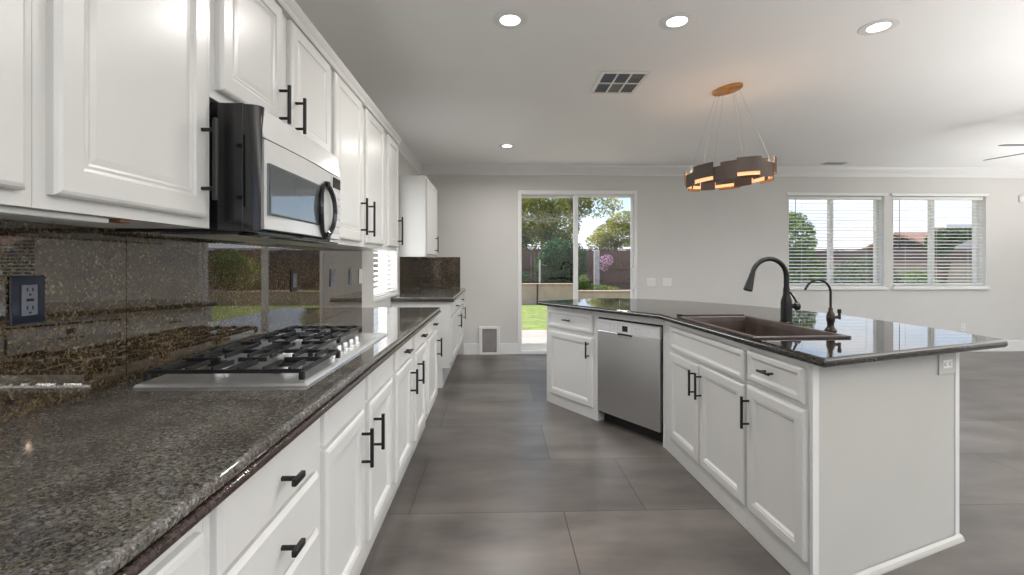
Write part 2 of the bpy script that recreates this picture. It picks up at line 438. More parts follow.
# windows
def window(name, X0, X1, Z0, Z1, yp=0.10, fr=0.035, mull=0.05):
    w = thing(name, None, None, (0.5 * (X0 + X1), YB, Z0)); struct(w)
    c = 0.5 * (X0 + X1); h = Z1 - Z0; a, b = X0 - c, X1 - c
    m = MB()
    m.box(a, a + fr, yp, yp + 0.06, 0, h, 0.003); m.box(b - fr, b, yp, yp + 0.06, 0, h, 0.003)
    m.box(a + fr, b - fr, yp, yp + 0.06, 0, fr, 0.003); m.box(a + fr, b - fr, yp, yp + 0.06, h - fr, h, 0.003)
    m.box(-mull / 2, mull / 2, yp, yp + 0.06, fr, h - fr, 0.003)
    o = m.build('window_frame', M['vinyl'], w)
    MB().box(a + fr, -mull / 2, yp + 0.027, yp + 0.033, fr, h - fr).build('pane', M['glass'], o)
    MB().box(mull / 2, b - fr, yp + 0.027, yp + 0.033, fr, h - fr).build('pane', M['glass'], o)
    s = MB(); s.box(a - 0.025, b + 0.025, -0.035, 0, -0.05, -0.018, 0.006); s.box(a + 0.001, b - 0.001, -0.03, yp - 0.001, -0.018, 0.006, 0.004)
    s.build('window_sill', M['trim'], w)
    t = MB(); t.box(a - 0.03, b + 0.03, -0.022, 0.0, h, h + 0.042, 0.005)
    t.build('window_header', M['trim'], w)
    j = MB(); j.box(b - 0.006, b - 0.0005, -0.004, yp - 0.001, 0.007, h - 0.001); j.box(a + 0.0005, a + 0.006, -0.004, yp - 0.001, 0.007, h - 0.001)
    j.build('window_jamb', M['trim'], w)
    return w
window('window_2', *W2)
window('window_3', *W3)

def blind(label, X0, X1, Z0, Z1, y, group, axis='y', tilt=12, n=None):
    t = thing('window_blind', label, 'blind', (0.5 * (X0 + X1), y, Z0) if axis == 'y' else (y, 0.5 * (X0 + X1), Z0), 0 if axis == 'y' else PI / 2, group)
    w = (X1 - X0) / 2 - 0.012; h = Z1 - Z0
    MB().box(-w, w, -0.026, 0.026, h - 0.045, h - 0.004, 0.004).build('headrail', M['blind'], t)
    MB().box(-w, w, -0.022, 0.022, 0.008, 0.024, 0.004).build('bottom_rail', M['blind'], t)
    s = MB(); pitch = 0.0475; z = 0.06; a = math.radians(tilt)
    while z < h - 0.06:
        R = Matrix.Translation((0, 0, z)) @ Matrix.Rotation(a, 4, 'X')
        s.box(-w, w, -0.024, 0.024, -0.0014, 0.0014, 0, M=R)
        z += pitch
    s.build('slats', M['blind'], t)
    c = MB()
    for x in (-w * 0.72, -w * 0.04, w * 0.66):
        c.box(x - 0.0015, x + 0.0015, -0.027, -0.0255, 0.02, h - 0.045)
    c.build('ladder_cord', M['blind'], t)
    MB().tube([(-w * 0.86, -0.034, h - 0.05), (-w * 0.86, -0.036, h * 0.40)], 0.004, 6).build('tilt_wand', M['slate'], t)
    return t
blind('white slatted blind in the window nearer the faucets', W2[0] + 0.006, W2[1] - 0.006, W2[2] + 0.01, W2[3], YB + 0.05, None)
blind('white slatted blind in the far right back-wall window', W3[0] + 0.006, W3[1] - 0.006, W3[2] + 0.01, W3[3], YB + 0.05, None)

# left-wall window beyond the counter
w1 = thing('window_1', None, None, (XL, 0.5 * (W1[0] + W1[1]), W1[2])); struct(w1)
cy = 0.5 * (W1[0] + W1[1]); hh = W1[3] - W1[2]; hw = 0.5 * (W1[1] - W1[0])
m = MB()
m.box(-0.16, -0.10, -hw, -hw + 0.035, 0, hh); m.box(-0.16, -0.10, hw - 0.035, hw, 0, hh)
m.box(-0.16, -0.10, -hw + 0.035, hw - 0.035, 0, 0.035); m.box(-0.16, -0.10, -hw + 0.035, hw - 0.035, hh - 0.035, hh)
o = m.build('window_frame', M['vinyl'], w1)
MB().box(-0.133, -0.127, -hw + 0.035, hw - 0.035, 0.035, hh - 0.035).build('pane', M['glass'], o)
MB().box(-0.099, 0.012, -hw - 0.02, hw + 0.02, -0.03, -0.001, 0.004).build('window_sill', M['trim'], w1)
blind('white slatted blind on the left wall past the long counter', W1[0] + 0.006, W1[1] - 0.006, W1[2] + 0.004, W1[3], XL - 0.045, None, 'x', 20)

# ------------------------------------------------------------------ cabinets
DT = 0.02
def door_mesh(x0, x1, z0, z1, style):
    mb = MB()
    if style == 'raised':
        prof = [(0, 0), (0, -0.013), (0.004, -0.0175), (0.010, -DT), (0.050, -DT), (0.053, -0.0165), (0.058, -0.0150), (0.063, -0.0165), (0.068, -0.0150), (0.082, -0.0165)]
    elif style == 'flat':
        prof = [(0, 0), (0, -0.013), (0.004, -0.0175), (0.012, -DT), (0.046, -DT), (0.050, -0.0175), (0.056, -0.017), (0.062, -0.0115), (0.066, -0.009)]
    elif style == 'drawer_flat':
        prof = [(0, 0), (0, -0.011), (0.010, -DT), (0.0101, -DT)]
    else:  # moulded drawer
        prof = [(0, 0), (0, -0.013), (0.004, -0.0175), (0.010, -DT), (0.024, -DT), (0.028, -0.0165), (0.034, -0.012), (0.037, -0.011)]
    return mb.rects(x0, x1, z0, z1, prof)
def bar_handle(parent, x, z0, z1, name='handle', r=0.0065, proud=0.034, vertical=True, inset=None):
    m = MB(); y = -DT - proud
    L = z1 - z0; ins = L * 0.14 if inset is None else inset
    if vertical:
        m.tube([(x, y, z0), (x, y, z1)], r, 10)
        for z in (z0 + ins, z1 - ins): m.tube([(x, -DT + 0.0005, z), (x, y, z)], r * 0.8, 8)
    else:
        m.tube([(x - L / 2, y, z0), (x + L / 2, y, z0)], r, 10)
        for s in (-1, 1): m.tube([(x + s * (L / 2 - ins), -DT + 0.0005, z0), (x + s * (L / 2 - ins), y, z0)], r * 0.8, 8)
    return m.build(name, M['black'], parent, True)
def t_knob(parent, x, z, L=0.05):
    m = MB(); y = -DT - 0.030
    m.tube([(x, -DT + 0.0005, z), (x, y, z)], 0.0055, 8)
    m.box(x - L / 2, x + L / 2, y - 0.011, y, z - 0.0075, z + 0.0075, 0.003)
    return m.build('knob', M['black'], parent, True)
def bar_pull(parent, x, z, L=0.085):
    m = MB(); y = -DT - 0.028
    m.tube([(x - L / 2, y, z), (x + L / 2, y, z)], 0.006, 8)
    for s in (-1, 1): m.tube([(x + s * L * 0.3, -DT + 0.0005, z), (x + s * L * 0.3, y, z)], 0.005, 8)
    return m.build('knob', M['black'], parent, True)

# local frame of a cabinet: x along its front (left to right seen from the aisle), -y towards the aisle, z up
def base_unit(name, label, cat, loc, rot, w, depth, doors=(), drawers=(), open_top=None, zb=0.20, zt=0.864, toe=True, group=None, style='flat', dstyle='drawer_flat', body=True, poly=None):
    t = thing(name, label, cat, loc, rot, group)
    b = MB()
    if open_top:
        pl = poly or [(0.0005, 0), (w - 0.0005, 0), (w - 0.0005, depth), (0.0005, depth)]
        b.prism(pl, zb, open_top)
        b.box(pl[0][0], pl[1][0], 0, 0.02, open_top, zt)
    elif poly: b.prism(poly, zb, zt)
    else: b.box(0.0005, w - 0.0005, 0, depth, zb, zt)
    b.build('body', M['white'], t)
    if toe:
        MB().box(0.001, w - 0.001, 0.075, depth, 0, zb).build('toe_kick', M['white'], t)
    for d in doors:
        x0, x1, z0, z1, hx, hz0, hz1 = d
        o = door_mesh(x0, x1, z0, z1, style).build('door', M['white'], t)
        if hx is not None: bar_handle(o, hx, hz0, hz1)
    for d in drawers:
        x0, x1, z0, z1, kn = d
        o = door_mesh(x0, x1, z0, z1, dstyle).build('drawer' if kn else 'false_front', M['white'], t)
        if kn == 't': t_knob(o, 0.5 * (x0 + x1), 0.5 * (z0 + z1))
        elif kn: bar_pull(o, kn, 0.5 * (z0 + z1) + 0.005, 0.08)
    return t

RL = PI / 2
FX = -0.48                      # face-frame plane of the left base run
DEP = FX - XL - 0.001
def lbase(label, y0, y1, doors=(), drawers=()):
    sh = lambda d: (d[0] - y0, d[1] - y0) + tuple(d[2:4])
    dd = [sh(d) + ((d[4] - y0) if d[4] is not None else None, d[5], d[6]) for d in doors]
    rr = [sh(d) + ((d[4] if d[4] in (0, 't') else d[4] - y0),) for d in drawers]
    return base_unit('base_cabinet', label, 'cabinet', (FX, y0, 0), RL, y1 - y0, DEP, dd, rr)
lbase('white base cabinet at the near left edge, cut off by the frame', -0.12, 0.762,
      doors=[(0.40, 0.742, 0.245, 0.825, None, 0, 0), (-0.09, 0.36, 0.245, 0.825, None, 0, 0)], drawers=[])
lbase('white three-drawer base unit with two black knobs in view', 0.762, 1.232,
      drawers=[(0.782, 1.206, 0.722, 0.860, 't'), (0.782, 1.206, 0.575, 0.712, 't'), (0.782, 1.206, 0.245, 0.565, 't')])
lbase('white double-door base cabinet directly under the gas cooktop', 1.232, 2.075,
      doors=[(1.258, 1.610, 0.245, 0.742, 1.570, 0.560, 0.690), (1.680, 2.034, 0.245, 0.742, 1.72, 0.560, 0.690)],
      drawers=[(1.258, 1.610, 0.755, 0.860, 0), (1.680, 2.034, 0.755, 0.860, 0)])
lbase('white base cabinet with two drawers over two doors, right past the cooktop', 2.075, 3.03,
      doors=[(2.115, 2.480, 0.245, 0.742, 2.438, 0.560, 0.690), (2.61, 2.962, 0.245, 0.742, 2.648, 0.560, 0.690)],
      drawers=[(2.115, 2.480, 0.755, 0.860, 2.30), (2.61, 2.962, 0.755, 0.860, 2.79)])
lbase('narrow white single-door base cabinet ending the long left run', 3.03, 3.545,
      doors=[(3.09, 3.535, 0.245, 0.742, 3.485, 0.545, 0.685)], drawers=[(3.09, 3.535, 0.755, 0.860, 3.30)])

# far left unit past the window
FAR0 = 4.62
lbase('white base cabinet in the far left corner against the back wall', FAR0, YB - 0.001,
      doors=[(4.66, 5.44, 0.245, 0.70, 5.38, 0.50, 0.66), (5.47, 6.25, 0.245, 0.70, 6.02, 0.52, 0.68)],
      drawers=[(4.66, 5.44, 0.715, 0.845, 5.05), (5.47, 6.25, 0.715, 0.845, 5.86)])

# uppers
UX = -0.78
UD = UX - XL - 0.001
def upper(label, y0, y1, zb, zt, doors, crown=True, ux=UX):
    t = thing('wall_cabinet', label, 'cabinet', (ux, y0, zb), RL)
    w = y1 - y0; h = zt - zb; dep = ux - XL - 0.001
    MB().box(0.0005, w - 0.0005, 0, dep, 0, h).build('body', M['white'], t)
    for (a, b, z0, z1, hx, hz0, hz1) in doors:
        o = door_mesh(a - y0, b - y0, z0 - zb, z1 - zb, 'raised').build('door', M['white'], t)
        if hx is not None: bar_handle(o, hx - y0, hz0 - zb, hz1 - zb)
    if crown:
        prof = [(0, -0.055), (-0.020, -0.055), (-0.024, -0.046), (-0.024, -0.036), (-0.031, -0.024), (-0.036, -0.012), (-0.036, 0.0), (0, 0.0)]
        m = MB(); m.loft([[(x, y - 0.0005, h + z) for y, z in prof] for x in (0.0005, w - 0.0005)])
        m.build('cornice', M['white'], t)
    return t
upper('white wall cabinet at the upper left corner, cut off by the frame', 0.05, 0.794, 1.343, 2.21, [(0.10, 0.770, 1.368, 2.15, None, 0, 0)])
upper('large white wall cabinet with one raised-panel door, left of the microwave', 0.794, 1.268, 1.343, 2.21, [(0.818, 1.234, 1.368, 2.15, 1.205, 1.412, 1.622)])
upper('short white double-door wall cabinet directly above the microwave', 1.268, 2.15, 1.70, 2.21,
      [(1.292, 1.655, 1.727, 2.15, 1.625, 1.735, 1.868), (1.724, 2.120, 1.727, 2.15, 1.752, 1.735, 1.868)])
upper('tall white double-door wall cabinet right of the microwave', 2.15, 3.17, 1.343, 2.21,
      [(2.182, 2.612, 1.368, 2.15, 2.575, 1.405, 1.61), (2.70, 3.112, 1.368, 2.15, 2.728, 1.405, 1.61)])
upper('narrow white wall cabinet ending the long upper run', 3.17, 3.575, 1.343, 2.21, [(3.225, 3.560, 1.368, 2.15, 3.52, 1.385, 1.60)])
upper('white wall cabinet standing apart in the far left corner, side panel facing the room', 4.97, 5.83, 1.318, 2.19,
      [(5.00, 5.80, 1.343, 2.165, 5.60, 1.375, 1.575)], False)

# under-cabinet light strip and the raw wood shim
t = thing('under_cabinet_light', 'slim white light strip under the near left wall cabinets', 'light', (-0.82, 0.42, 1.331))
MB().box(-0.022, 0.022, -0.32, 0.55, 0, 0.0115, 0.003).build('housing', M['plastic'], t)
tag(MB().box(-0.812, -0.787, 0.985, 1.012, 1.335, 1.3428, 0.002).build('wood_shim', M['wood']), 'small raw wood scrap under the cabinet left of the microwave', 'wood')

# ------------------------------------------------------------------ counters
def slab(layers, mat_top):
    """layers: list of (outline loops, zlow, zhigh, bevel) made as filled 2-D curves, joined into one bmesh"""
    bm = bmesh.new()
    for loops, z0, z1, bev in layers:
        cd = bpy.data.curves.new('outline', 'CURVE')
        cd.dimensions = '2D'; cd.fill_mode = 'BOTH'
        for lp in loops:
            sp = cd.splines.new('POLY'); sp.points.add(len(lp) - 1); sp.use_cyclic_u = True
            for p, (x, y) in zip(sp.points, lp): p.co = (x, y, 0, 1)
        cd.offset = -bev
        cd.bevel_depth = bev; cd.bevel_resolution = 4
        cd.extrude = max(0.0, (z1 - z0) / 2 - bev)
        ob = bpy.data.objects.new('outline', cd); C.objects.link(ob)
        dg = bpy.context.evaluated_depsgraph_get()
        me = ob.evaluated_get(dg).to_mesh()
        tmp = bmesh.new(); tmp.from_mesh(me)
        for v in tmp.verts: v.co.z += 0.5 * (z0 + z1)
        m2 = bpy.data.meshes.new('tmp'); tmp.to_mesh(m2); tmp.free(); bm.from_mesh(m2)
        ob.evaluated_get(dg).to_mesh_clear()
        bpy.data.objects.remove(ob); bpy.data.curves.remove(cd); bpy.data.meshes.remove(m2)
    mb = MB(); mb.bm.free(); mb.bm = bm
    return mb
CE = -0.437
def left_counter(name, label, y0, y1):
    t = thing(name, label, 'countertop', (0, y0, 0))
    r = lambda i: [[(XL + 0.001, 0), (CE - i, 0), (CE - i, y1 - y0 - i), (XL + 0.001, y1 - y0 - i)]]
    a = slab([(r(0.006), 0.8855, 0.9100, 0.009)], None).build('slab', M['granite'], t, True)
    b = slab([(r(0.0), 0.8655, 0.8853, 0.0095)], None).build('edge_build_up', M['granite_edge'], t, True)
    return t
left_counter('countertop', 'long brown speckled granite countertop on the left, gas cooktop set in it', -0.15, 3.565)
left_counter('countertop', 'short brown granite countertop in the far left corner by the back wall', 4.575, YB - 0.001)

# splash slabs
def splash(label, y0, y1, z0=0.911, z1=1.342, mat='granite_splash'):
    return tag(MB().box(XL + 0.0005, XL + 0.014, y0, y1, z0, z1).build('granite_backsplash', M[mat]), label, 'backsplash')
splash('polished granite backsplash slab with the navy outlet, nearest the viewer', -0.15, 1.326)
splash('polished granite backsplash slab behind and past the gas cooktop', 1.329, 3.57)
splash('dark granite backsplash slab on the left wall over the short far counter', 5.0, YB - 0.02, 0.911, 1.317, 'granite_far')
tag(MB().box(XL + 0.015, -0.515, YB - 0.014, YB - 0.0005, 0.911, 1.330).build('granite_backsplash', M['granite_far']), 'dark granite backsplash slab on the back wall in the far left corner', 'backsplash')

# outlets on the left splash
def wall_plate(name, label, y, z, w=0.072, h=0.115, plate='plastic', insert='plastic', kind='outlet', x=XL + 0.0145, rot=RL, loc=None):
    t = thing(name, label, 'outlet' if kind != 'switch' else 'switch', loc or (x, y, z), rot)
    MB().box(-w / 2, w / 2, -0.006, 0, -h / 2, h / 2, 0.003).build('plate', M[plate], t)
    if kind == 'switch':
        n = max(1, round(w / 0.06))
        for i in range(n):
            c = (i - (n - 1) / 2) * 0.046
            MB().box(c - 0.016, c + 0.016, -0.0095, -0.006, -0.033, 0.033, 0.0015).build('rocker', M[insert], t)
    else:
        o = MB().box(-0.0175, 0.0175, -0.0085, -0.006, -0.034, 0.034, 0.002).build('receptacle', M[insert], t)
        for s in (-1, 1):
            m = MB()
            for dx in (-0.006, 0.006): m.box(dx - 0.0012, dx + 0.0012, -0.0092, -0.0085, s * 0.020 - 0.004 + 0.003, s * 0.020 + 0.007)
            m.box(-0.0025, 0.0025, -0.0092, -0.0085, s * 0.020 - 0.010, s * 0.020 - 0.006)
            m.build('slots', M['dark'], o)
    return t
t = wall_plate('power_outlet', 'glossy navy double outlet on the granite at the far left of the photo', 1.052, 1.168, 0.076, 0.108, 'navy', 'slate')
m = MB(); m.box(-0.008, 0.008, -0.0098, -0.0085, -0.003, 0.003, 0.0005)
m.build('reset_button', M['black'], t)
wall_plate('power_outlet', 'dark outlet on the backsplash, first past the cooktop centre, over the patio-door reflection', 2.385, 1.160, 0.072, 0.112, 'black', 'slate')
wall_plate('power_outlet', 'grey outlet on the backsplash, second one past the cooktop', 2.935, 1.158, 0.072, 0.112, 'slate', 'slate')
wall_plate('light_switch', 'dark grey switch on the backsplash between the grey outlet and the white switch', 3.30, 1.156, 0.062, 0.112, 'slate', 'slate', 'switch')
wall_plate('light_switch', 'white switch at the far end of the long backsplash', 3.52, 1.150, 0.070, 0.112, 'plastic', 'plastic', 'switch')

# ------------------------------------------------------------------ microwave (local frame as a cabinet: -y to the aisle)
MY0, MY1, MZ0, MZ1 = 1.286, 1.945, 1.335, 1.692
mw = thing('microwave', 'stainless over-the-range microwave with black sides and an oval handle', 'microwave', (-0.70, MY0, MZ0), RL)
W = MY1 - MY0; Hm = MZ1 - MZ0
MB().box(0.0, W, 0.0, -0.70 - XL - 0.016, 0.0, Hm - 0.001, 0.003).build('case', M['gloss_black'], mw)
# black rounded end cap, wider at the top
rings = []
for z, wd in ((0.004, 0.020), (0.16, 0.024), (0.27, 0.030), (Hm - 0.05, 0.038), (Hm - 0.006, 0.050)):
    ring = []
    for k in range(9):
        a = PI * k / 8
        ring.append((-0.004 + wd * 0.5 * (1 - math.cos(a)), -0.001 - 0.044 * math.sin(a) ** 0.6, z))
    rings.append(ring)
MB().loft(rings).build('end_cap', M['gloss_black'], mw, True)
dx0 = 0.034
# door skin: gently bowed in plan
def bowed(x0, x1, z0, z1, y, bow, n=14, thick=0.03, lean=0.0):
    m = MB(); rr = []
    for i in range(n + 1):
        u = i / n; x = x0 + (x1 - x0) * u; yy = y - bow * (1 - (2 * u - 1) ** 2)
        rr.append([(x, yy, z0), (x, yy + lean, z1), (x, y + thick + lean * 0, z1), (x, y + thick, z0)])
    return m.loft(rr)
ZS = 0.266
CPW = 0.103
dr = bowed(dx0, W - CPW - 0.002, 0.012, ZS, -0.040, 0.008).build('door', M['mw_steel'], mw, True)
m = MB()
wx0, wx1, wz0, wz1 = 0.048, 0.452, 0.052, 0.200
m.rects(wx0, wx1, wz0, wz1, [(0, -0.040), (0, -0.0492), (0.006, -0.0500)])
m.build('door_window', M['mwglass'], dr)
# top vent panel leaning back
tv = bowed(dx0 - 0.004, W, ZS + 0.004, Hm - 0.002, -0.040, 0.008, lean=0.012).build('top_panel', M['mw_steel'], mw, True)
# control panel
cp = bowed(W - CPW, W, 0.012, ZS, -0.040, 0.003).build('control_panel', M['mw_steel'], mw, True)
MB().box(W - CPW + 0.012, W - 0.012, -0.0455, -0.0425, ZS - 0.05, ZS - 0.008, 0.001).build('display', M['screen'], cp)
kp = MB()
for r_ in range(6):
    for c_ in range(3):
        x = W - CPW + 0.014 + c_ * 0.027; z = 0.035 + r_ * 0.029
        kp.box(x, x + 0.022, -0.0445, -0.0425, z, z + 0.022, 0.001)
kp.build('keypad', M['panel_silver'], cp)
# oval black handle straddling door and control panel
hx, hz = 0.476, 0.116
hm = MB()
rr = []
for k in range(40):
    a = 2 * PI * k / 40
    ca, sa = math.cos(a), math.sin(a)
    y0 = -0.064 + 0.010 * sa * sa
    def P(s, y): return (hx + (0.070 + s) * ca, y, hz + (0.098 + s) * sa)
    rr.append([P(-0.010, y0 + 0.010), P(-0.011, y0 + 0.003), P(-0.006, y0 - 0.002), P(0.006, y0 - 0.002), P(0.011, y0 + 0.003), P(0.010, y0 + 0.010)])
rr.append(rr[0])
hm.loft(rr, True, False, False)
for s in (-1, 1): hm.box(hx - 0.012, hx + 0.012, -0.062, -0.046, hz + s * 0.096 - 0.010, hz + s * 0.096 + 0.010)
bmesh.ops.remove_doubles(hm.bm, verts=hm.bm.verts, dist=1e-5)
hm.build('handle', M['gloss_black'], dr, True)
bt = MB()
for i in range(2):
    bt.box(0.05 + i * 0.29, 0.31 + i * 0.29, 0.03, 0.26, -0.006, -0.0005, 0.002)
bt.build('grease_filter', M['steel'], mw)
MB().box(0.01, W - 0.01, -0.035, 0.02, -0.008, -0.0005, 0.003).build('light_strip', M['gloss_black'], mw)

# ------------------------------------------------------------------ cooktop
ct = thing('gas_cooktop', 'stainless five-burner gas cooktop with black cast-iron grates on the left counter', 'cooktop', (-0.757, 1.735, 0.9105), RL)
# local: x along the counter, y towards the wall (+), -y to the aisle
cw, cd_ = 0.455, 0.233
tray = MB()
tray.loft([[(sx * (cw - i), sy * (cd_ - i), z) for sx, sy in ((-1, -1), (1, -1), (1, 1), (-1, 1))] for i, z in
           ((0, 0), (0, 0.003), (0.003, 0.008), (0.012, 0.0115), (0.020, 0.0112), (0.026, 0.0095))])
tray.build('tray', M['tray_steel'], ct)
burn = [(-0.29, -0.105, 0.040), (-0.29, 0.105, 0.034), (0.0, 0.055, 0.050), (0.29, 0.115, 0.036), (0.29, -0.03, 0.032)]
for x, y, r_ in burn:
    b = MB().lathe([(r_ + 0.018, 0.0102), (r_ + 0.016, 0.016), (r_ + 0.002, 0.018), (r_, 0.026), (0.004, 0.027)], 24, (x, y, 0)).build('burner', M['steel'], ct, True)
    MB().lathe([(r_ * 0.9, 0.0272), (r_ * 0.9, 0.033), (r_ * 0.8, 0.035), (0.003, 0.0355)], 24, (x, y, 0)).build('burner_cap', M['iron'], b, True)
def grate(x0, x1, y0, y1, nb):
    m = MB(); zt = 0.045; b = 0.0048
    for y in (y0, y1): m.box(x0, x1, y - b, y + b, zt - 0.011, zt, 0.002)
    for x in (x0, x1): m.box(x - b, x + b, y0, y1, zt - 0.011, zt, 0.002)
    for x in (x0, x1):
        for y in (y0, y1): m.box(x - 0.007, x + 0.007, y - 0.007, y + 0.007, 0.0155, zt - 0.005, 0.002)
    ym = 0.5 * (y0 + y1); xm = 0.5 * (x0 + x1)
    m.box(x0, x1, ym - b, ym + b, zt - 0.011, zt, 0.002)
    for i in range(nb):
        y = y0 + (i + 0.5) * (y1 - y0) / nb
        for s, e_ in ((x0, x0 + 0.36 * (x1 - x0)), (x1 - 0.36 * (x1 - x0), x1)):
            m.box(s, e_, y - b * 0.8, y + b * 0.8, zt - 0.008, zt + 0.006, 0.002)
    for s, e_ in ((y0, y0 + 0.27 * (y1 - y0)), (y1 - 0.27 * (y1 - y0), y1), (ym - 0.10 * (y1 - y0), ym + 0.1 * (y1 - y0))):
        m.box(xm - b, xm + b, s, e_, zt - 0.009, zt + 0.004, 0.002)
    return m.build('grate', M['iron'], ct)
grate(-0.438, -0.150, -0.212, 0.210, 6)
grate(-0.138, 0.138, -0.115, 0.210, 5)
grate(0.150, 0.438, -0.115, 0.210, 5)
for k, x in enumerate((-0.105, -0.035, 0.035, 0.105, 0.175)):
    MB().lathe([(0.019, 0.0102), (0.019, 0.014), (0.0165, 0.016), (0.0150, 0.036), (0.0135, 0.039), (0.002, 0.0395)], 20, (x, -0.172, 0)).build('knob', M['steel'], ct, True)

# ------------------------------------------------------------------ island
A = Vector((0.441, 4.155)); B = Vector((1.128, 3.09)); Cc = Vector((1.178, 1.70)); D = Vector((2.078, 2.028))
IT = 0.8745   # underside of the island counter
d1 = (B - A).normalized(); n1 = Vector((-d1.y, d1.x))
d2 = (Cc - B).normalized(); n2 = Vector((-d2.y, d2.x))
d3 = (D - Cc).normalized()
R1 = math.atan2(d1.y, d1.x); R2 = math.atan2(d2.y, d2.x); R3 = math.atan2(d3.y, d3.x)
L2 = (Cc - B).length
base_unit('island_cabinet', 'white island cabinet with one drawer and one door, left of the dishwasher', 'cabinet', (A.x, A.y, 0), R1, 0.645, 0.58,
          doors=[(0.040, 0.598, 0.092, 0.650, 0.560, 0.485, 0.620)], drawers=[(0.034, 0.597, 0.683, 0.838, 0.305)], zt=IT, zb=0.0, toe=False, dstyle='moulded')
# base shoe of that unit is its own white board: covered by the body to the floor
p = B + d2 * 0.0
base_unit('island_cabinet', 'white double-door sink cabinet in the island below the sink', 'cabinet', (p.x, p.y, 0), R2, 0.985, 0.57,
          doors=[(0.130, 0.522, 0.115, 0.672, 0.490, 0.492, 0.638), (0.538, 0.975, 0.115, 0.680, 0.566, 0.492, 0.638)],
          drawers=[(0.130, 0.975, 0.695, 0.842, 0)], open_top=0.66, zt=IT, zb=0.0, toe=False, dstyle='moulded')
p = B + d2 * 0.986
# footprint follows the skew end of the island
end_in = Cc + d3 * 0.60
loc = lambda q: (((q - p).dot(d2)), ((q - p).dot(n2)))
ls = L2 - 0.986
fp = [(0.0005, 0), (ls - 0.004, 0), (loc(end_in)[0] - 0.004, loc(end_in)[1]), (0.0005, 0.57)]
base_unit('island_cabinet', 'white island cabinet with one drawer over one door, nearest the viewer', 'cabinet', (p.x, p.y, 0), R2, ls, 0.57,
          doors=[(0.014, 0.392, 0.115, 0.688, 0.036, 0.495, 0.640)], drawers=[(0.018, 0.384, 0.712, 0.848, 0.185)], open_top=0.66, zt=IT, zb=0.0, toe=False, dstyle='moulded', poly=fp)
# corner post between dishwasher and sink cabinet
po = thing('corner_post', 'white corner post between the dishwasher and the sink cabinet', 'post', (B.x, B.y, 0))
q0 = B - d1 * 0.006; 
poly = [q0 - n1 * 0.004, B - n1 * 0.004 - d2 * 0.0, B + n2 * 0.10 - d2 * 0.001, B + n2 * 0.10 - d2 * 0.05, q0 + n1 * 0.14]
MB().prism([tuple(v - B) for v in poly], 0, IT).build('post_body', M['white'], po)
rl = MB(); rq = [A + d1 * 0.648 - n1 * 0.003, B - d1 * 0.0065 - n1 * 0.003, B - d1 * 0.0065 + n1 * 0.10, A + d1 * 0.648 + n1 * 0.10]
rl.prism([tuple(v - B) for v in rq], 0.8265, IT); rl.build('top_rail', M['white'], po)
# rear body behind the cabinets (knee wall)
k = [(A + n1 * 0.585 + d1 * 0.0), (A + n1 * 0.585 + d1 * 1.262), (B + n2 * 0.60 + d2 * 0.03), (end_in + n2 * 0.012)]
k2 = [D - d3 * 0.006 + Vector((-0.0, 0.004)), Vector((2.06, 2.80)), Vector((1.82, 3.45)), Vector((1.12, 4.27))]
MB_kn = MB().prism([tuple(v) for v in k + k2], 0, IT).build('island_rear_body', M['panelpaint'])
tag(MB_kn, 'painted rear body of the island behind its cabinets, under the overhang', 'island')
# end panel
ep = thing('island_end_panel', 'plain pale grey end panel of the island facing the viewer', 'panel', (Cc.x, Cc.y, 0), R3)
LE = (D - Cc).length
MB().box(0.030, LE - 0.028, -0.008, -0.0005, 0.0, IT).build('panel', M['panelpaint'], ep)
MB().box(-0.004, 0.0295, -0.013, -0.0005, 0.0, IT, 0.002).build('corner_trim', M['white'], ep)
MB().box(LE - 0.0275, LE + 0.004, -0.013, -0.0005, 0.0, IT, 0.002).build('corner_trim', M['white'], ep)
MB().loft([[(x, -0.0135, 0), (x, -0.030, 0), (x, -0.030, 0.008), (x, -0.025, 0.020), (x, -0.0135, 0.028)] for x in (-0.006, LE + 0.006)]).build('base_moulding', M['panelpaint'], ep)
ox = 0.864
o_pos = Cc + d3 * ox
eo = thing('power_outlet', 'white double outlet on the island end panel under the counter overhang', 'outlet', (o_pos.x, o_pos.y, 0.802), R3)
MB().box(-0.062, 0.062, -0.014, -0.0085, -0.046, 0.046, 0.003).build('plate', M['panelpaint'], eo)
orc = MB().box(-0.034, 0.034, -0.0165, -0.014, -0.0175, 0.0175, 0.002).build('receptacle', M['plastic'], eo)
for s in (-1, 1):
    m = MB()
    for dz in (-0.006, 0.006): m.box(s * 0.019 - 0.003, s * 0.019 + 0.004, -0.0175, -0.0165, dz - 0.0014, dz + 0.0014)
    m.box(s * 0.019 - 0.011, s * 0.019 - 0.006, -0.0175, -0.0165, -0.0026, 0.0026)
    m.build('slots', M['dark'], orc)


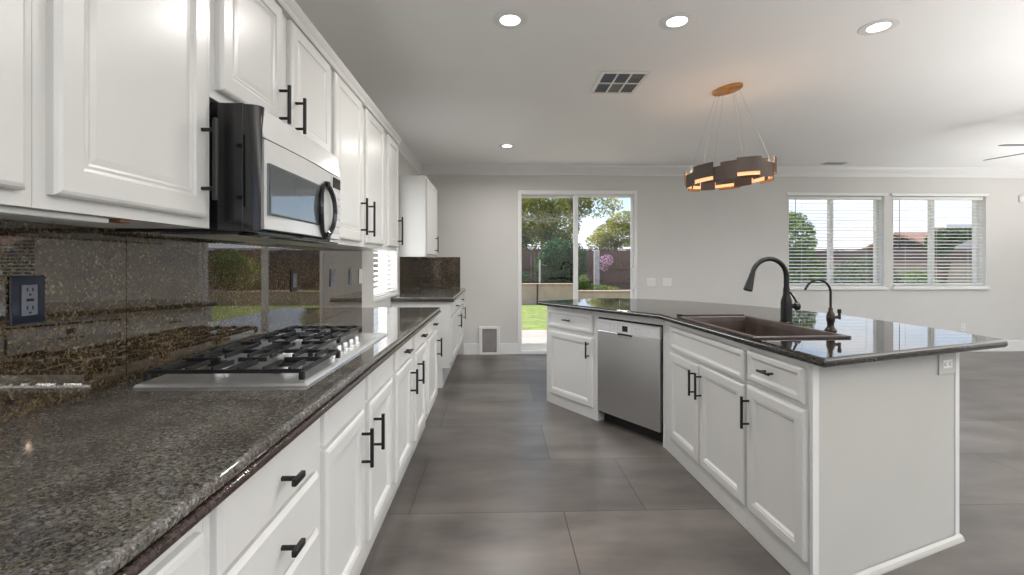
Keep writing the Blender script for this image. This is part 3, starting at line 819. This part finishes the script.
# dishwasher
p = A + d1 * 0.650
dw = thing('dishwasher', 'stainless steel dishwasher with a control strip built into the island', 'dishwasher', (p.x, p.y, 0), R1)
Wd = 0.600
MB().box(0, Wd, 0.004, 0.56, 0.075, 0.8255).build('tub', M['dark'], dw)
MB().box(0.004, Wd - 0.004, 0.06, 0.5, 0.0, 0.0745).build('toe_panel', M['dark'], dw)
dd = MB().box(0.010, Wd - 0.002, -0.022, 0.0035, 0.095, 0.727, 0.004).build('door', M['steel'], dw)
cpn = MB().box(0.010, Wd - 0.002, -0.024, 0.0035, 0.7275, 0.813, 0.004).build('control_panel', M['panel_silver'], dw)
MB().box(0.266, 0.318, -0.0255, -0.0240, 0.745, 0.786, 0.0008).build('display', M['screen'], cpn)
bt = MB()
for x in (0.055, 0.145, 0.185, 0.225, 0.355, 0.392, 0.430, 0.505):
    for z in ((0.756, 0.778) if x not in (0.055, 0.505) else (0.767,)):
        bt.lathe([(0.0065, 0), (0.0065, 0.0015), (0.001, 0.0018)], 12, (0, 0, 0), M=Matrix.Translation((x, -0.0240, z)) @ Matrix.Rotation(PI / 2, 4, 'X'))
bt.build('buttons', M['steel'], cpn)
# scooped grip: dark slot with a bright curved lip
gp = MB(); n = 12; pts_u = []
for i in range(n + 1):
    u = -1 + 2 * i / n
    pts_u.append((0.290 + 0.072 * u, 0.725 - 0.030 * math.sqrt(max(0, 1 - u * u)) - 0.002))
gp.loft([[(x, y, z) for x, z in pts_u] + [(0.362, y, 0.7265), (0.218, y, 0.7265)] for y in (-0.0225, -0.0262)])
gp.build('grip', M['steel_shiny'], dd)
MB().box(0.222, 0.358, -0.0275, -0.0262, 0.716, 0.7255, 0.0005).build('grip_slot', M['dark'], dd)

# island countertop (curved breakfast side)
out = [(0.345, 4.10), (1.072, 3.03), (1.154, 1.595), (2.268, 1.972)]
ctrl = [(2.268, 1.972), (2.29, 2.45), (2.24, 3.05), (2.02, 3.62), (1.66, 4.10), (1.30, 4.37), (0.96, 4.43)]
def catmull(P, n=8):
    P = [Vector(p) for p in P]; o = []
    for i in range(len(P) - 1):
        p0 = P[max(i - 1, 0)]; p1 = P[i]; p2 = P[i + 1]; p3 = P[min(i + 2, len(P) - 1)]
        for j in range(n):
            t = j / n
            o.append(0.5 * ((2 * p1) + (-p0 + p2) * t + (2 * p0 - 5 * p1 + 4 * p2 - p3) * t * t + (-p0 + 3 * p1 - 3 * p2 + p3) * t ** 3))
    return [tuple(v) for v in o] + [tuple(P[-1])]
def rounded(poly, idx, r, n=6):
    o = []
    for i, p in enumerate(poly):
        if i not in idx: o.append(p); continue
        p = Vector(p); a = Vector(poly[i - 1]); b = Vector(poly[(i + 1) % len(poly)])
        u = (a - p).normalized(); v = (b - p).normalized()
        s, e_ = p + u * r, p + v * r
        for k_ in range(n + 1):
            t = k_ / n; o.append(tuple((1 - t) ** 2 * s + 2 * t * (1 - t) * p + t * t * e_))
    return o
outline = out[:3] + catmull(ctrl)
outline = rounded(outline, {0, 2, 3}, 0.02)
# sink placement: local frame aligned with the front run
SC = Vector((1.354, 2.430)); sx, sy = 0.405, 0.230      # half length along d2, half depth along n2
def S(u, v): return SC + d2 * u + n2 * v
hole = [S(-sx + 0.012, -sy + 0.012), S(-sx + 0.012, sy - 0.012), S(sx - 0.012, sy - 0.012), S(sx - 0.012, -sy + 0.012)]
hole = [tuple(v) for v in hole]
def inset(poly, d):
    o = []; n = len(poly)
    area = sum(poly[i][0] * poly[(i + 1) % n][1] - poly[(i + 1) % n][0] * poly[i][1] for i in range(n))
    sgn = 1 if area > 0 else -1
    for i in range(n):
        a, b, c = Vector(poly[i - 1]), Vector(poly[i]), Vector(poly[(i + 1) % n])
        t = ((b - a).normalized() + (c - b).normalized()).normalized()
        o.append(tuple(b + Vector((-t.y, t.x)) * d * sgn))
    return o
ic = thing('island_countertop', 'polished dark granite island countertop with a curved far edge', 'countertop', (0, 0, 0))
slab([([outline, hole], IT + 0.0005, 0.9100, 0.0145)], None).build('slab', M['granite_dark'], ic, True)

# sink
sk = thing('kitchen_sink', 'brown drop-in single-bowl kitchen sink in the island counter', 'sink', (SC.x, SC.y, 0.911), R2)
def rect(u, v): return [(-u, -v), (u, -v), (u, v), (-u, v)]
sm = MB()
rings = [[(x, y, z) for x, y in rect(u, v)] for u, v, z in ((sx, sy, 0), (sx, sy, 0.006), (sx - 0.004, sy - 0.004, 0.009), (sx - 0.026, sy - 0.026, 0.009), (sx - 0.032, sy - 0.032, 0.004), (sx - 0.036, sy - 0.036, -0.02), (sx - 0.05, sy - 0.05, -0.20), (sx - 0.09, sy - 0.09, -0.212))]
sm.loft(rings, True, False, True)
sm.build('bowl', M['sinkbrown'], sk)
MB().lathe([(0.045, -0.2115), (0.045, -0.2085), (0.036, -0.2075), (0.030, -0.210), (0.002, -0.2105)], 24).build('drain', M['bronze'], sk, True)
MB().box(-sx - 0.001, -sx + 0.024, -sy - 0.001, -sy + 0.03, 0.0095, 0.022, 0.003).build('ledge_stop', M['black'], sk)
MB().box(-sx - 0.001, -sx + 0.012, -sy + 0.031, sy - 0.03, 0.0095, 0.018, 0.002).build('rear_ledge', M['sinkbrown'], sk)

# faucets (local -x towards the sink)
RF = R2 + PI / 2  # local x -> n2
fa = thing('kitchen_faucet', 'tall matte black gooseneck pull-down faucet behind the sink', 'faucet', (1.640, 2.568, 0.9105), 0)
MB().lathe([(0.036, 0), (0.036, 0.004), (0.030, 0.008), (0.029, 0.115), (0.027, 0.128), (0.018, 0.160), (0.0165, 0.20)], 24).build('body', M['black'], fa, True)
pts = [(0, 0, 0.19), (0, 0, 0.25)]
Rr = 0.105
for k_ in range(17):
    a = PI * 0.93 * k_ / 16
    pts.append((-(Rr - Rr * math.cos(a)), -0.02 * k_ / 16, 0.258 + Rr * math.sin(a)))
e1 = Vector(pts[-1]); dirv = (Vector(pts[-1]) - Vector(pts[-2])).normalized()
MB().tube(pts, [0.0145] * 4 + [0.0130] * (len(pts) - 4), 16).build('spout', M['black'], fa, True)
hd = MB().tube([e1, e1 + dirv * 0.01, e1 + dirv * 0.02, e1 + dirv * 0.08, e1 + dirv * 0.098, e1 + dirv * 0.102], [0.0140, 0.0155, 0.0150, 0.0225, 0.0245, 0.021], 18)
hd.build('spray_head', M['black'], fa, True)
kb = MB().tube([(0.020, -0.006, 0.095), (0.040, -0.012, 0.095), (0.042, -0.012, 0.095), (0.060, -0.018, 0.095), (0.064, -0.019, 0.095)], [0.013, 0.013, 0.022, 0.022, 0.018], 18).build('valve', M['black'], fa, True)
MB().tube([(0.052, -0.016, 0.110), (0.030, -0.02, 0.145), (0.004, -0.026, 0.175)], [0.006, 0.0055, 0.005], 10).build('lever', M['black'], kb, True)

fb = thing('filter_faucet', 'small slim bronze drinking-water faucet right of the tall black faucet', 'faucet', (1.668, 2.258, 0.9105), 0)
MB().lathe([(0.027, 0), (0.027, 0.004), (0.022, 0.010), (0.0145, 0.022), (0.0150, 0.036), (0.0185, 0.052), (0.019, 0.075), (0.014, 0.090), (0.010, 0.098), (0.010, 0.112), (0.0075, 0.116)], 24).build('body', M['bronze'], fb, True)
pts = [(0, 0, 0.112), (0, 0, 0.18)]
Rr = 0.065
for k_ in range(15):
    a = PI * 0.86 * k_ / 14
    pts.append((-(Rr - Rr * math.cos(a)), 0, 0.190 + Rr * math.sin(a)))
pts.append(tuple(Vector(pts[-1]) + (Vector(pts[-1]) - Vector(pts[-2])).normalized() * 0.015))
MB().tube(pts, 0.0055, 12).build('spout', M['black'], fb, True)
v = MB().tube([(0.012, 0, 0.066), (0.040, -0.004, 0.070)], [0.009, 0.007], 12).build('valve', M['bronze'], fb, True)
MB().tube([(0.042, -0.004, 0.058), (0.042, -0.004, 0.088), (0.042, -0.004, 0.089), (0.042, -0.004, 0.108)], [0.007, 0.006, 0.009, 0.0085], 12).build('lever', M['black'], v, True)

# ------------------------------------------------------------------ back wall fittings
wall_plate('light_switch', 'wide white switch plate on the back wall, nearest the patio door', 2.115, 0.985, 0.125, 0.112, kind='switch', loc=(2.115, YB - 0.0005, 0.985), rot=0)
wall_plate('light_switch', 'wide white switch plate on the back wall, right of its twin, above the island', 2.34, 0.985, 0.125, 0.112, kind='switch', loc=(2.34, YB - 0.0005, 0.985), rot=0)
wall_plate('power_outlet', 'white outlet low on the back wall under the right windows', 6.557, 0.345, loc=(6.557, YB - 0.0005, 0.345), rot=0)
th = thing('wall_sensor', 'small white sensor box on the back wall at the right edge', 'sensor', (7.42, YB - 0.0005, 2.157))
MB().box(-0.05, 0.05, -0.03, 0, -0.045, 0.045, 0.006).build('sensor_case', M['plastic'], th)
pd = thing('pet_door', 'white framed pet door with a grey flap low in the back wall', 'pet door', (-0.1165, YB - 0.0005, 0))
m = MB()
m.box(-0.143, -0.098, -0.03, 0, 0, 0.385, 0.004); m.box(0.098, 0.143, -0.03, 0, 0, 0.385, 0.004)
m.box(-0.098, 0.098, -0.03, 0, 0.350, 0.385, 0.004); m.box(-0.098, 0.098, -0.03, 0, 0, 0.030, 0.004)
m.build('frame', M['trim'], pd)
MB().box(-0.0975, 0.0975, -0.018, -0.010, 0.031, 0.349).build('flap', M['flap'], pd)
m = MB().tube([(-0.03, -0.0182, 0.325), (-0.02, -0.022, 0.312), (0.02, -0.022, 0.312), (0.03, -0.0182, 0.325)], 0.004, 6).build('catch', M['slate'], pd)

# ------------------------------------------------------------------ ceiling fittings
def downlight(label, x, y, watts=LAMP_W):
    t = thing('recessed_downlight', label, 'light', (x, y, ZC), 0, 'recessed ceiling downlights')
    m = MB(); n = 32
    prof = [(0.055, -0.0005), (0.055, -0.004), (0.088, -0.005), (0.094, -0.0035), (0.095, -0.0005)]
    rr = [[(r_ * math.cos(2 * PI * i / n), r_ * math.sin(2 * PI * i / n), z) for r_, z in prof] for i in range(n)]
    rr.append(rr[0])
    m.loft(rr, True, False, False); bmesh.ops.remove_doubles(m.bm, verts=m.bm.verts, dist=1e-6)
    m.build('trim_ring', M['plastic'], t, True)
    MB().lathe([(0.0545, -0.001), (0.0545, -0.003), (0.050, -0.0045), (0.002, -0.005)], 32).build('diffuser', M['lamp'], t, True)
    d = bpy.data.lights.new('downlight', 'AREA'); d.shape = 'DISK'; d.size = 0.11; d.energy = watts; d.color = (1.0, 0.965, 0.92); d.spread = math.radians(160)
    o = bpy.data.objects.new('downlight_lamp', d); C.objects.link(o); o.parent = t; o.location = (0, 0, -0.012)
downlight('round recessed ceiling light, leftmost of the three in the near row', 0.066, 2.515)
downlight('round recessed ceiling light, middle of the three in the near row', 0.983, 2.500)
downlight('round recessed ceiling light, rightmost of the three in the near row', 2.140, 2.525)
downlight('small-looking recessed ceiling light far back near the back wall', 0.102, 5.22)

vt = thing('ceiling_register', 'white square ceiling air register with dark and pale grille cells', 'vent', (0.888, 3.365, ZC))
m = MB(); hx_, hy_ = 0.170, 0.205
m.box(-hx_, hx_, -hy_, -hy_ + 0.025, -0.012, -0.0005, 0.003); m.box(-hx_, hx_, hy_ - 0.025, hy_, -0.012, -0.0005, 0.003)
m.box(-hx_, -hx_ + 0.025, -hy_ + 0.025, hy_ - 0.025, -0.012, -0.0005, 0.003); m.box(hx_ - 0.025, hx_, -hy_ + 0.025, hy_ - 0.025, -0.012, -0.0005, 0.003)
for i in (1, 2):
    x = -hx_ + 0.025 + i * (2 * hx_ - 0.05) / 3
    m.box(x - 0.006, x + 0.006, -hy_ + 0.025, hy_ - 0.025, -0.010, -0.0005)
m.box(-hx_ + 0.025, hx_ - 0.025, -0.006, 0.006, -0.0098, -0.0005)
m.build('frame', M['plastic'], vt)
MB().box(-hx_ + 0.02, hx_ - 0.02, -hy_ + 0.02, hy_ - 0.02, -0.0022, -0.0008).build('duct', M['dark'], vt)
for i, half in [(a_, b_) for a_ in range(3) for b_ in (0, 1)]:
    lv = MB()
    x0 = -hx_ + 0.032 + i * (2 * hx_ - 0.05) / 3; x1 = x0 + (2 * hx_ - 0.05) / 3 - 0.014
    for k_ in range(18):
        y = -hy_ + 0.032 + k_ * (2 * hy_ - 0.06) / 18
        if abs(y + 0.007) < 0.012 or (y + 0.007 > 0) != (half == 1): continue
        ang = math.radians(-38 if i < 2 else 20)
        Rm = Matrix.Translation((0, y + 0.007, -0.0055)) @ Matrix.Rotation(ang, 4, 'X')
        hw_ = 0.0068 if i == 2 else 0.0042
        lv.box(x0, x1, -hw_, hw_, -0.0006, 0.0006, 0, M=Rm)
    lv.build('louvres', M['plastic'] if i == 2 else (M['flap'] if (i, half) == (1, 1) else M['slate']), vt)
v2 = thing('ceiling_register', 'small narrow ceiling vent near the crown above the right windows', 'vent', (4.47, 5.98, ZC))
m = MB(); m.box(-0.16, 0.16, -0.075, 0.075, -0.008, -0.0005, 0.003); m.build('frame', M['plastic'], v2)
m = MB()
for k_ in range(6): m.box(-0.14, 0.14, -0.062 + k_ * 0.022, -0.050 + k_ * 0.022, -0.0095, -0.0082)
m.build('louvres', M['slate'], v2)

# ceiling fan (mostly outside the frame)
FAN = (4.97, 3.80)
fn = thing('ceiling_fan', 'dark ceiling fan at the right edge, only blade tips in view', 'fan', (FAN[0], FAN[1], ZC))
MB().lathe([(0.07, -0.0005), (0.07, -0.03), (0.02, -0.05), (0.012, -0.05), (0.012, -0.20), (0.05, -0.205), (0.10, -0.23), (0.11, -0.29), (0.08, -0.33), (0.01, -0.34)], 28).build('motor', M['bronze'], fn, True)
for k_ in range(5):
    a = math.radians(104 + 72 * k_)
    ca, sa = math.cos(a), math.sin(a)
    prof = [(0.09, 0.03), (0.20, 0.042), (0.40, 0.046), (0.58, 0.042), (0.62, 0.032), (0.635, 0.014)]
    up_ = []; 
    m = MB(); rr = []
    for r_, hw_ in prof:
        ring = []
        for s, z in ((-1, 0), (1, 0), (1, 0.008), (-1, 0.008)):
            w_ = s * hw_; zz = -0.315 + z * 0.7 - 0.12 * w_
            ring.append((r_ * ca - w_ * sa, r_ * sa + w_ * ca, zz))
        rr.append(ring)
    m.loft(rr); m.build('blade', M['slate'], fn)

# pendant: ring of staggered brown plates hung on cables from a brass canopy
PX, PY = 1.745, 3.45
pn = thing('pendant_chandelier', 'brown metal ring pendant of staggered lit plates hung on cables over the island', 'chandelier', (PX, PY, ZC))

PA, PBB, PZ = 0.335, 0.195, -0.665     # oval half axes (long, short) and middle height (local)
PAX = math.radians(-66)               # long axis runs with the island
def oval(a, dr=0.0):
    x, y = (PA + dr) * math.cos(a), (PBB + dr) * math.sin(a)
    return (x * math.cos(PAX) - y * math.sin(PAX), x * math.sin(PAX) + y * math.cos(PAX))
NPL = 12
cm = MB()
cm.loft([[(oval(2 * PI * k_ / 36, 0)[0] * q, oval(2 * PI * k_ / 36, 0)[1] * q, z) for k_ in range(36)] for q, z in ((0.37, -0.0005), (0.37, -0.018), (0.34, -0.024), (0.05, -0.026), (0.05, -0.045), (0.03, -0.046))])
cm.build('canopy', M['gold'], pn, True)
def arc_plate(a0, a1, r0, r1, z0, z1, mat, name, parent):
    m = MB(); n = 6; rr = []
    for i in range(n + 1):
        a = a0 + (a1 - a0) * i / n; ca, sa = math.cos(a), math.sin(a)
        rr.append([oval(a, r0) + (z0,), oval(a, r1) + (z0,), oval(a, r1) + (z1,), oval(a, r0) + (z1,)])
    m.loft(rr); return m.build(name, mat, parent)
# lit band between the plates
lit = MB(); n = 72; rr = []
for i in range(n + 1):
    a = 2 * PI * i / n; ca, sa = math.cos(a), math.sin(a)
    rr.append([oval(a, -0.012) + (PZ - 0.050,), oval(a, 0.012) + (PZ - 0.050,), oval(a, 0.012) + (PZ + 0.030,), oval(a, -0.012) + (PZ + 0.030,)])
lit.loft(rr, True, False, False); bmesh.ops.remove_doubles(lit.bm, verts=lit.bm.verts, dist=1e-6)
lit.build('light_ring', M['glow'], pn, True)
for k_ in range(NPL):
    st = 2 * PI / NPL; a0 = k_ * st + 0.15; a1 = a0 + st * 0.985
    hi = k_ % 2 == 0
    z0 = PZ + (-0.030 if hi else -0.068); z1 = z0 + 0.104
    r_ = (0.026 if hi else 0.019)
    o = arc_plate(a0 - (0.02 if hi else 0), a1 + (0.02 if hi else 0), r_, r_ + 0.003, z0, z1, M['plate_brown'], 'outer_plate', pn)
    arc_plate(a0 - (0.015 if hi else 0), a1 + (0.015 if hi else 0), r_ - 0.003, r_ - 0.0005, z0 + 0.002, z1 - 0.002, M['gold'], 'gold_lining', o)
    z0b = PZ + (-0.068 if hi else -0.030)
    r_ = -(0.026 if hi else 0.019)
    o = arc_plate(a0 + 0.1, a1 + 0.1 - 0.01, r_ - 0.003, r_, z0b, z0b + 0.100, M['plate_brown'], 'inner_plate', pn)
for k_ in range(6):
    a = 2 * PI * k_ / 6 + 0.3
    ov = oval(a); MB().tube([(ov[0] * 0.27, ov[1] * 0.27, -0.022), (ov[0], ov[1], PZ + 0.032)], 0.0008, 5).build('cable', M['wire'], pn)
for k_ in range(6):
    a = 2 * PI * (k_ + 0.5) / 6
    d = bpy.data.lights.new('pendant_bulb', 'POINT'); d.energy = PENDANT_W / 6; d.color = (1.0, 0.70, 0.50); d.shadow_soft_size = 0.02
    o = bpy.data.objects.new('pendant_bulb', d); C.objects.link(o); o.parent = pn; o.location = oval(a) + (PZ + 0.075,)

# ------------------------------------------------------------------ garden
random.seed(7)
GZ = -0.06
struct(MB().box(-9, 26, YB + 0.201, 8.95, GZ - 0.1, GZ + 0.004).build('patio', M['patio']))
struct(MB().box(-14, 48, 8.951, 50.0, GZ - 0.1, GZ).build('lawn', M['grass']))
def stucco_wall(label, x0, x1, y, h, d=0.3):
    t = thing('retaining_wall', label, 'wall', (0.5 * (x0 + x1), y, GZ))
    w = 0.5 * (x1 - x0)
    MB().box(-w, w, 0, d, 0, h - 0.05).build('wall_face', M['stucco'], t)
    MB().box(-w, w, -0.03, d + 0.02, h - 0.05, h, 0.01).build('wall_cap', M['cap'], t)
stucco_wall('taller tan stucco planter wall at the left behind the lawn', -9, 2.40, 14.5, 0.66)
stucco_wall('lower tan stucco planter wall right of the step, behind the lawn', 2.41, 6.9, 14.5, 0.43)
stucco_wall('tan stucco planter wall across the right part of the garden', 6.91, 24, 14.5, 0.60)
struct(MB().box(-12, 30, 14.83, 22, GZ - 0.05, 0.30).build('planter_soil', M['bark']))
fe = thing('fence', 'weathered brown board fence along the back of the garden', 'fence', (4, 17.0, 0.30))
m = MB(); x = -13.0
while x < 20:
    m.box(x, x + 0.137, 0, 0.022, 0.0, 1.43 + random.uniform(-0.012, 0.012)); x += 0.142
m.build('boards', M['fence'], fe)
m = MB()
for z in (0.22, 0.72): m.box(-13, 20, -0.045, -0.001, z, z + 0.09)
m.box(-13, 20, -0.05, 0.03, 1.445, 1.48); m.build('rails', M['fence'], fe)
for k_ in range(14):
    MB().box(-13 + k_ * 2.45 - 0.05, -13 + k_ * 2.45 + 0.05, 0.023, 0.12, 0, 1.44).build('post', M['fence'], fe)
tag(MB().box(3.42, 3.60, 16.2, 16.38, 0.30, 1.72, 0.02).build('garden_post', M['post']), 'pale upright post against the brown fence', 'post')
tag(MB().tube([(1.36, 15.0, 0.30), (1.37, 15.0, 1.36)], 0.03, 8).build('garden_stake', M['post']), 'thin pale stake standing in front of the dark bush', 'stake')
tag(MB().tube([(1.235, 14.44, GZ), (1.24, 14.44, 0.58)], 0.022, 8).build('drain_pipe', M['hose']), 'thin dark pipe running up the tan planter wall', 'pipe')

def leaves(blobs, n, size, seed, mb=None):
    rnd = random.Random(seed); mb = mb or MB()
    tot = sum(b[3] * b[4] * b[5] for b in blobs)
    for (cx_, cy_, cz_, rx, ry, rz) in blobs:
        k_ = int(n * rx * ry * rz / tot)
        for _ in range(k_):
            while True:
                v = Vector((rnd.uniform(-1, 1), rnd.uniform(-1, 1), rnd.uniform(-1, 1)))
                if 0.02 < v.length < 1: break
            v = v * (v.length ** -0.35)
            c = Vector((cx_ + v.x * rx, cy_ + v.y * ry, cz_ + v.z * rz))
            s = size * rnd.uniform(0.6, 1.3)
            q = Matrix.Rotation(rnd.uniform(0, 6.28), 3, Vector((rnd.gauss(0, 1), rnd.gauss(0, 1), rnd.gauss(0, 1))).normalized())
            a, b = q @ Vector((s, 0, 0)), q @ Vector((0, s * 0.5, 0))
            mb.ngon([c - a, c - b, c + a, c + b])
    return mb
def tree(name, label, cat, base, trunk, blobs, n, size, mat, seed, group=None):
    t = thing(name, label, cat, base, 0, group)
    if trunk:
        for pts, r in trunk: pass
        m = MB()
        for pts, r in trunk: m.tube(pts, r, 10)
        m.build('trunk', M['bark'], t, True)
    m = leaves(blobs, n, size, seed); 
    o = m.build('crown' if trunk else 'foliage', M[mat], t)
    return t
# big tree on the left seen through the door; reaches over to the right
tree('shade_tree', 'large green tree spreading over the left of the garden, seen through the patio door', 'tree', (1.05, 18.6, 0.30),
     [([(0, 0, 0), (0.1, 0, 0.9), (-0.05, 0, 1.8), (0.3, 0, 2.6)], [0.24, 0.19, 0.16, 0.10]), ([(-0.05, 0, 1.7), (0.9, 0, 2.7), (2.6, 0, 3.3)], [0.10, 0.07, 0.03]), ([(0.05, 0, 1.5), (-0.8, 0, 2.4)], [0.08, 0.03])],
     [(0.2, 0, 2.7, 1.3, 0.9, 1.0), (1.3, -0.1, 2.6, 1.0, 0.9, 0.95), (-0.9, 0, 2.4, 1.1, 0.9, 1.3), (0.9, 0, 3.7, 1.6, 0.9, 0.8), (2.1, 0, 3.3, 0.75, 0.7, 0.6), (0.3, -0.2, 1.75, 0.9, 0.6, 0.6), (1.3, -0.1, 1.75, 0.7, 0.6, 0.6)], 17000, 0.075, 'leaf_tree', 3)
mb_b = leaves([(3.0, 0, 3.25, 0.8, 0.5, 0.5), (3.1, 0, 3.8, 1.0, 0.6, 0.4), (3.6, 0, 3.3, 0.5, 0.4, 0.3)], 750, 0.075, 31)
mb_b.build('branch_leaves', M['leaf_tree'], [o for o in C.objects if o.name == 'shade_tree'][0])
tree('dark_bush', 'dense dark green bush behind the tan planter wall, left of the door mullion', 'bush', (1.85, 15.8, 0.30), None,
     [(0, 0, 0.75, 0.6, 0.5, 0.8), (0.2, 0, 1.25, 0.55, 0.5, 0.6), (0.75, 0.1, 0.9, 0.5, 0.5, 0.85)], 7000, 0.05, 'leaf_dark', 5)
tree('dark_bush', 'very dark low bush at the left edge of the patio door', 'bush', (0.35, 15.6, 0.30), None,
     [(0, 0, 0.35, 0.8, 0.5, 0.5), (-1.0, 0, 0.6, 0.8, 0.5, 0.8)], 4000, 0.05, 'leaf_dark', 6)
tree('fence_tree', 'smaller leafy tree rising above the fence at the right of the patio door', 'tree', (5.25, 20.6, 0.2),
     [([(0, 0, 0), (0.05, 0, 1.4), (0.1, 0, 2.3)], [0.12, 0.09, 0.04])],
     [(0.1, 0, 2.3, 1.1, 0.8, 0.6), (0.5, 0, 2.85, 0.9, 0.7, 0.55), (-0.5, 0, 2.0, 0.8, 0.6, 0.45)], 6000, 0.065, 'leaf_tree', 8)
tree('low_shrub', 'low bright green plants on the planter wall beside the door mullion', 'shrub', (3.1, 15.06, 0.30), None,
     [(0, 0, 0.12, 0.55, 0.18, 0.16), (0.55, 0, 0.08, 0.4, 0.15, 0.10), (-0.3, 0, 0.32, 0.22, 0.15, 0.25)], 1600, 0.035, 'leaf_mid', 9)
bl = thing('flowering_vine', 'pink flowering spray hanging on the brown fence', 'flower', (3.93, 16.6, 0.30))
m = MB().tube([(0, 0, 0), (0.05, 0, 0.7), (-0.02, 0, 1.25)], [0.02, 0.015, 0.008], 6).build('stem', M['bark'], bl)
leaves([(0, -0.05, 1.05, 0.26, 0.14, 0.22), (-0.1, -0.05, 0.80, 0.16, 0.10, 0.18)], 420, 0.035, 4).build('blossom', M['flower'], bl)

# garden seen through the right windows
tree('garden_shrub', 'tall bright green shrub filling the left of the nearer right window', 'shrub', (7.45, 11.2, GZ), None,
     [(0, 0, 0.85, 0.72, 0.5, 0.85), (-0.2, 0, 1.85, 0.6, 0.45, 0.75)], 8000, 0.05, 'leaf_mid', 12)
tree('garden_shrub', 'rounded dusky green shrub at the right of the nearer right window', 'shrub', (9.3, 11.4, GZ), None,
     [(0, 0, 0.75, 0.85, 0.55, 0.75)], 4500, 0.045, 'leaf_olive', 13)
tree('garden_shrub', 'clipped bright green shrub in the left half of the far right window', 'shrub', (11.2, 12.0, GZ), None,
     [(0, 0, 0.55, 0.5, 0.5, 0.6)], 3500, 0.04, 'leaf_mid', 14)
tree('garden_shrub', 'small dark green shrub at the far right of the far window', 'shrub', (14.9, 12.6, GZ), None,
     [(0, 0, 0.6, 0.4, 0.4, 0.65)], 2500, 0.04, 'leaf_dark', 15)
tree('leaning_tree', 'dark leaning tree with a thick trunk in the right half of the far window', 'tree', (12.75, 13.0, GZ),
     [([(0, 0, 0), (0.05, 0, 0.7), (0.22, 0, 1.3), (0.42, 0, 1.95)], [0.22, 0.18, 0.15, 0.12]), ([(0.40, 0, 1.85), (1.0, 0, 2.3)], [0.08, 0.03])],
     [(0.35, 0, 2.05, 0.45, 0.4, 0.25), (0.8, 0, 2.15, 0.4, 0.35, 0.18), (0.05, 0, 1.85, 0.3, 0.35, 0.35)], 3800, 0.05, 'leaf_dark', 16)
gw = thing('garden_wall', 'pale block garden wall behind the shrubs seen through the right windows', 'wall', (15, 14.2, GZ))
MB().box(-5.6, 8, 0, 0.2, 0, 1.25).build('wall_face', M['stucco'], gw)
MB().box(-5.62, 8, -0.03, 0.23, 1.25, 1.32, 0.01).build('wall_cap', M['cap'], gw)
hs = thing('neighbour_house', 'low pale neighbour house with a red-brown tiled roof, far behind the right windows', 'house', (36.0, 34.0, GZ))
MB().box(-2.2, 2.6, 0, 7, 0, 2.4).build('house_wall', M['house'], hs)
m = MB(); m.loft([[(x, -0.6, 2.25), (x, 3.5, 3.7), (x, 7.6, 2.25), (x, 7.6, 2.4), (x, 3.5, 3.9), (x, -0.6, 2.42)] for x in (-2.8, 3.2)])
m.build('roof', M['roof'], hs)
for x in (-1.7, 0.6):
    o = MB().box(x, x + 1.5, -0.05, -0.001, 0.9, 2.0, 0.01).build('house_window', M['vinyl'], hs)
    MB().box(x + 0.08, x + 1.42, -0.06, -0.051, 0.98, 1.92).build('pane', M['screen'], o)

ob = thing('outbuilding', 'pale beige outbuilding wall behind the leaning tree, seen through the far right window', 'building', (19.5, 18.2, GZ))
MB().box(-1.3, 3.0, 0, 0.5, 0, 2.75).build('building_wall', M['house'], ob)
MB().box(-1.38, 3.15, -0.15, 0.6, 2.75, 2.87, 0.01).build('flat_roof', M['trim'], ob)

tree('planter_shrub', 'yellow-green shrub on the planter wall right of the patio door view', 'shrub', (6.3, 15.2, 0.30), None,
     [(0, 0, 0.55, 0.9, 0.5, 0.6), (0.3, 0, 0.95, 0.6, 0.4, 0.45)], 4500, 0.05, 'leaf_mid', 21)
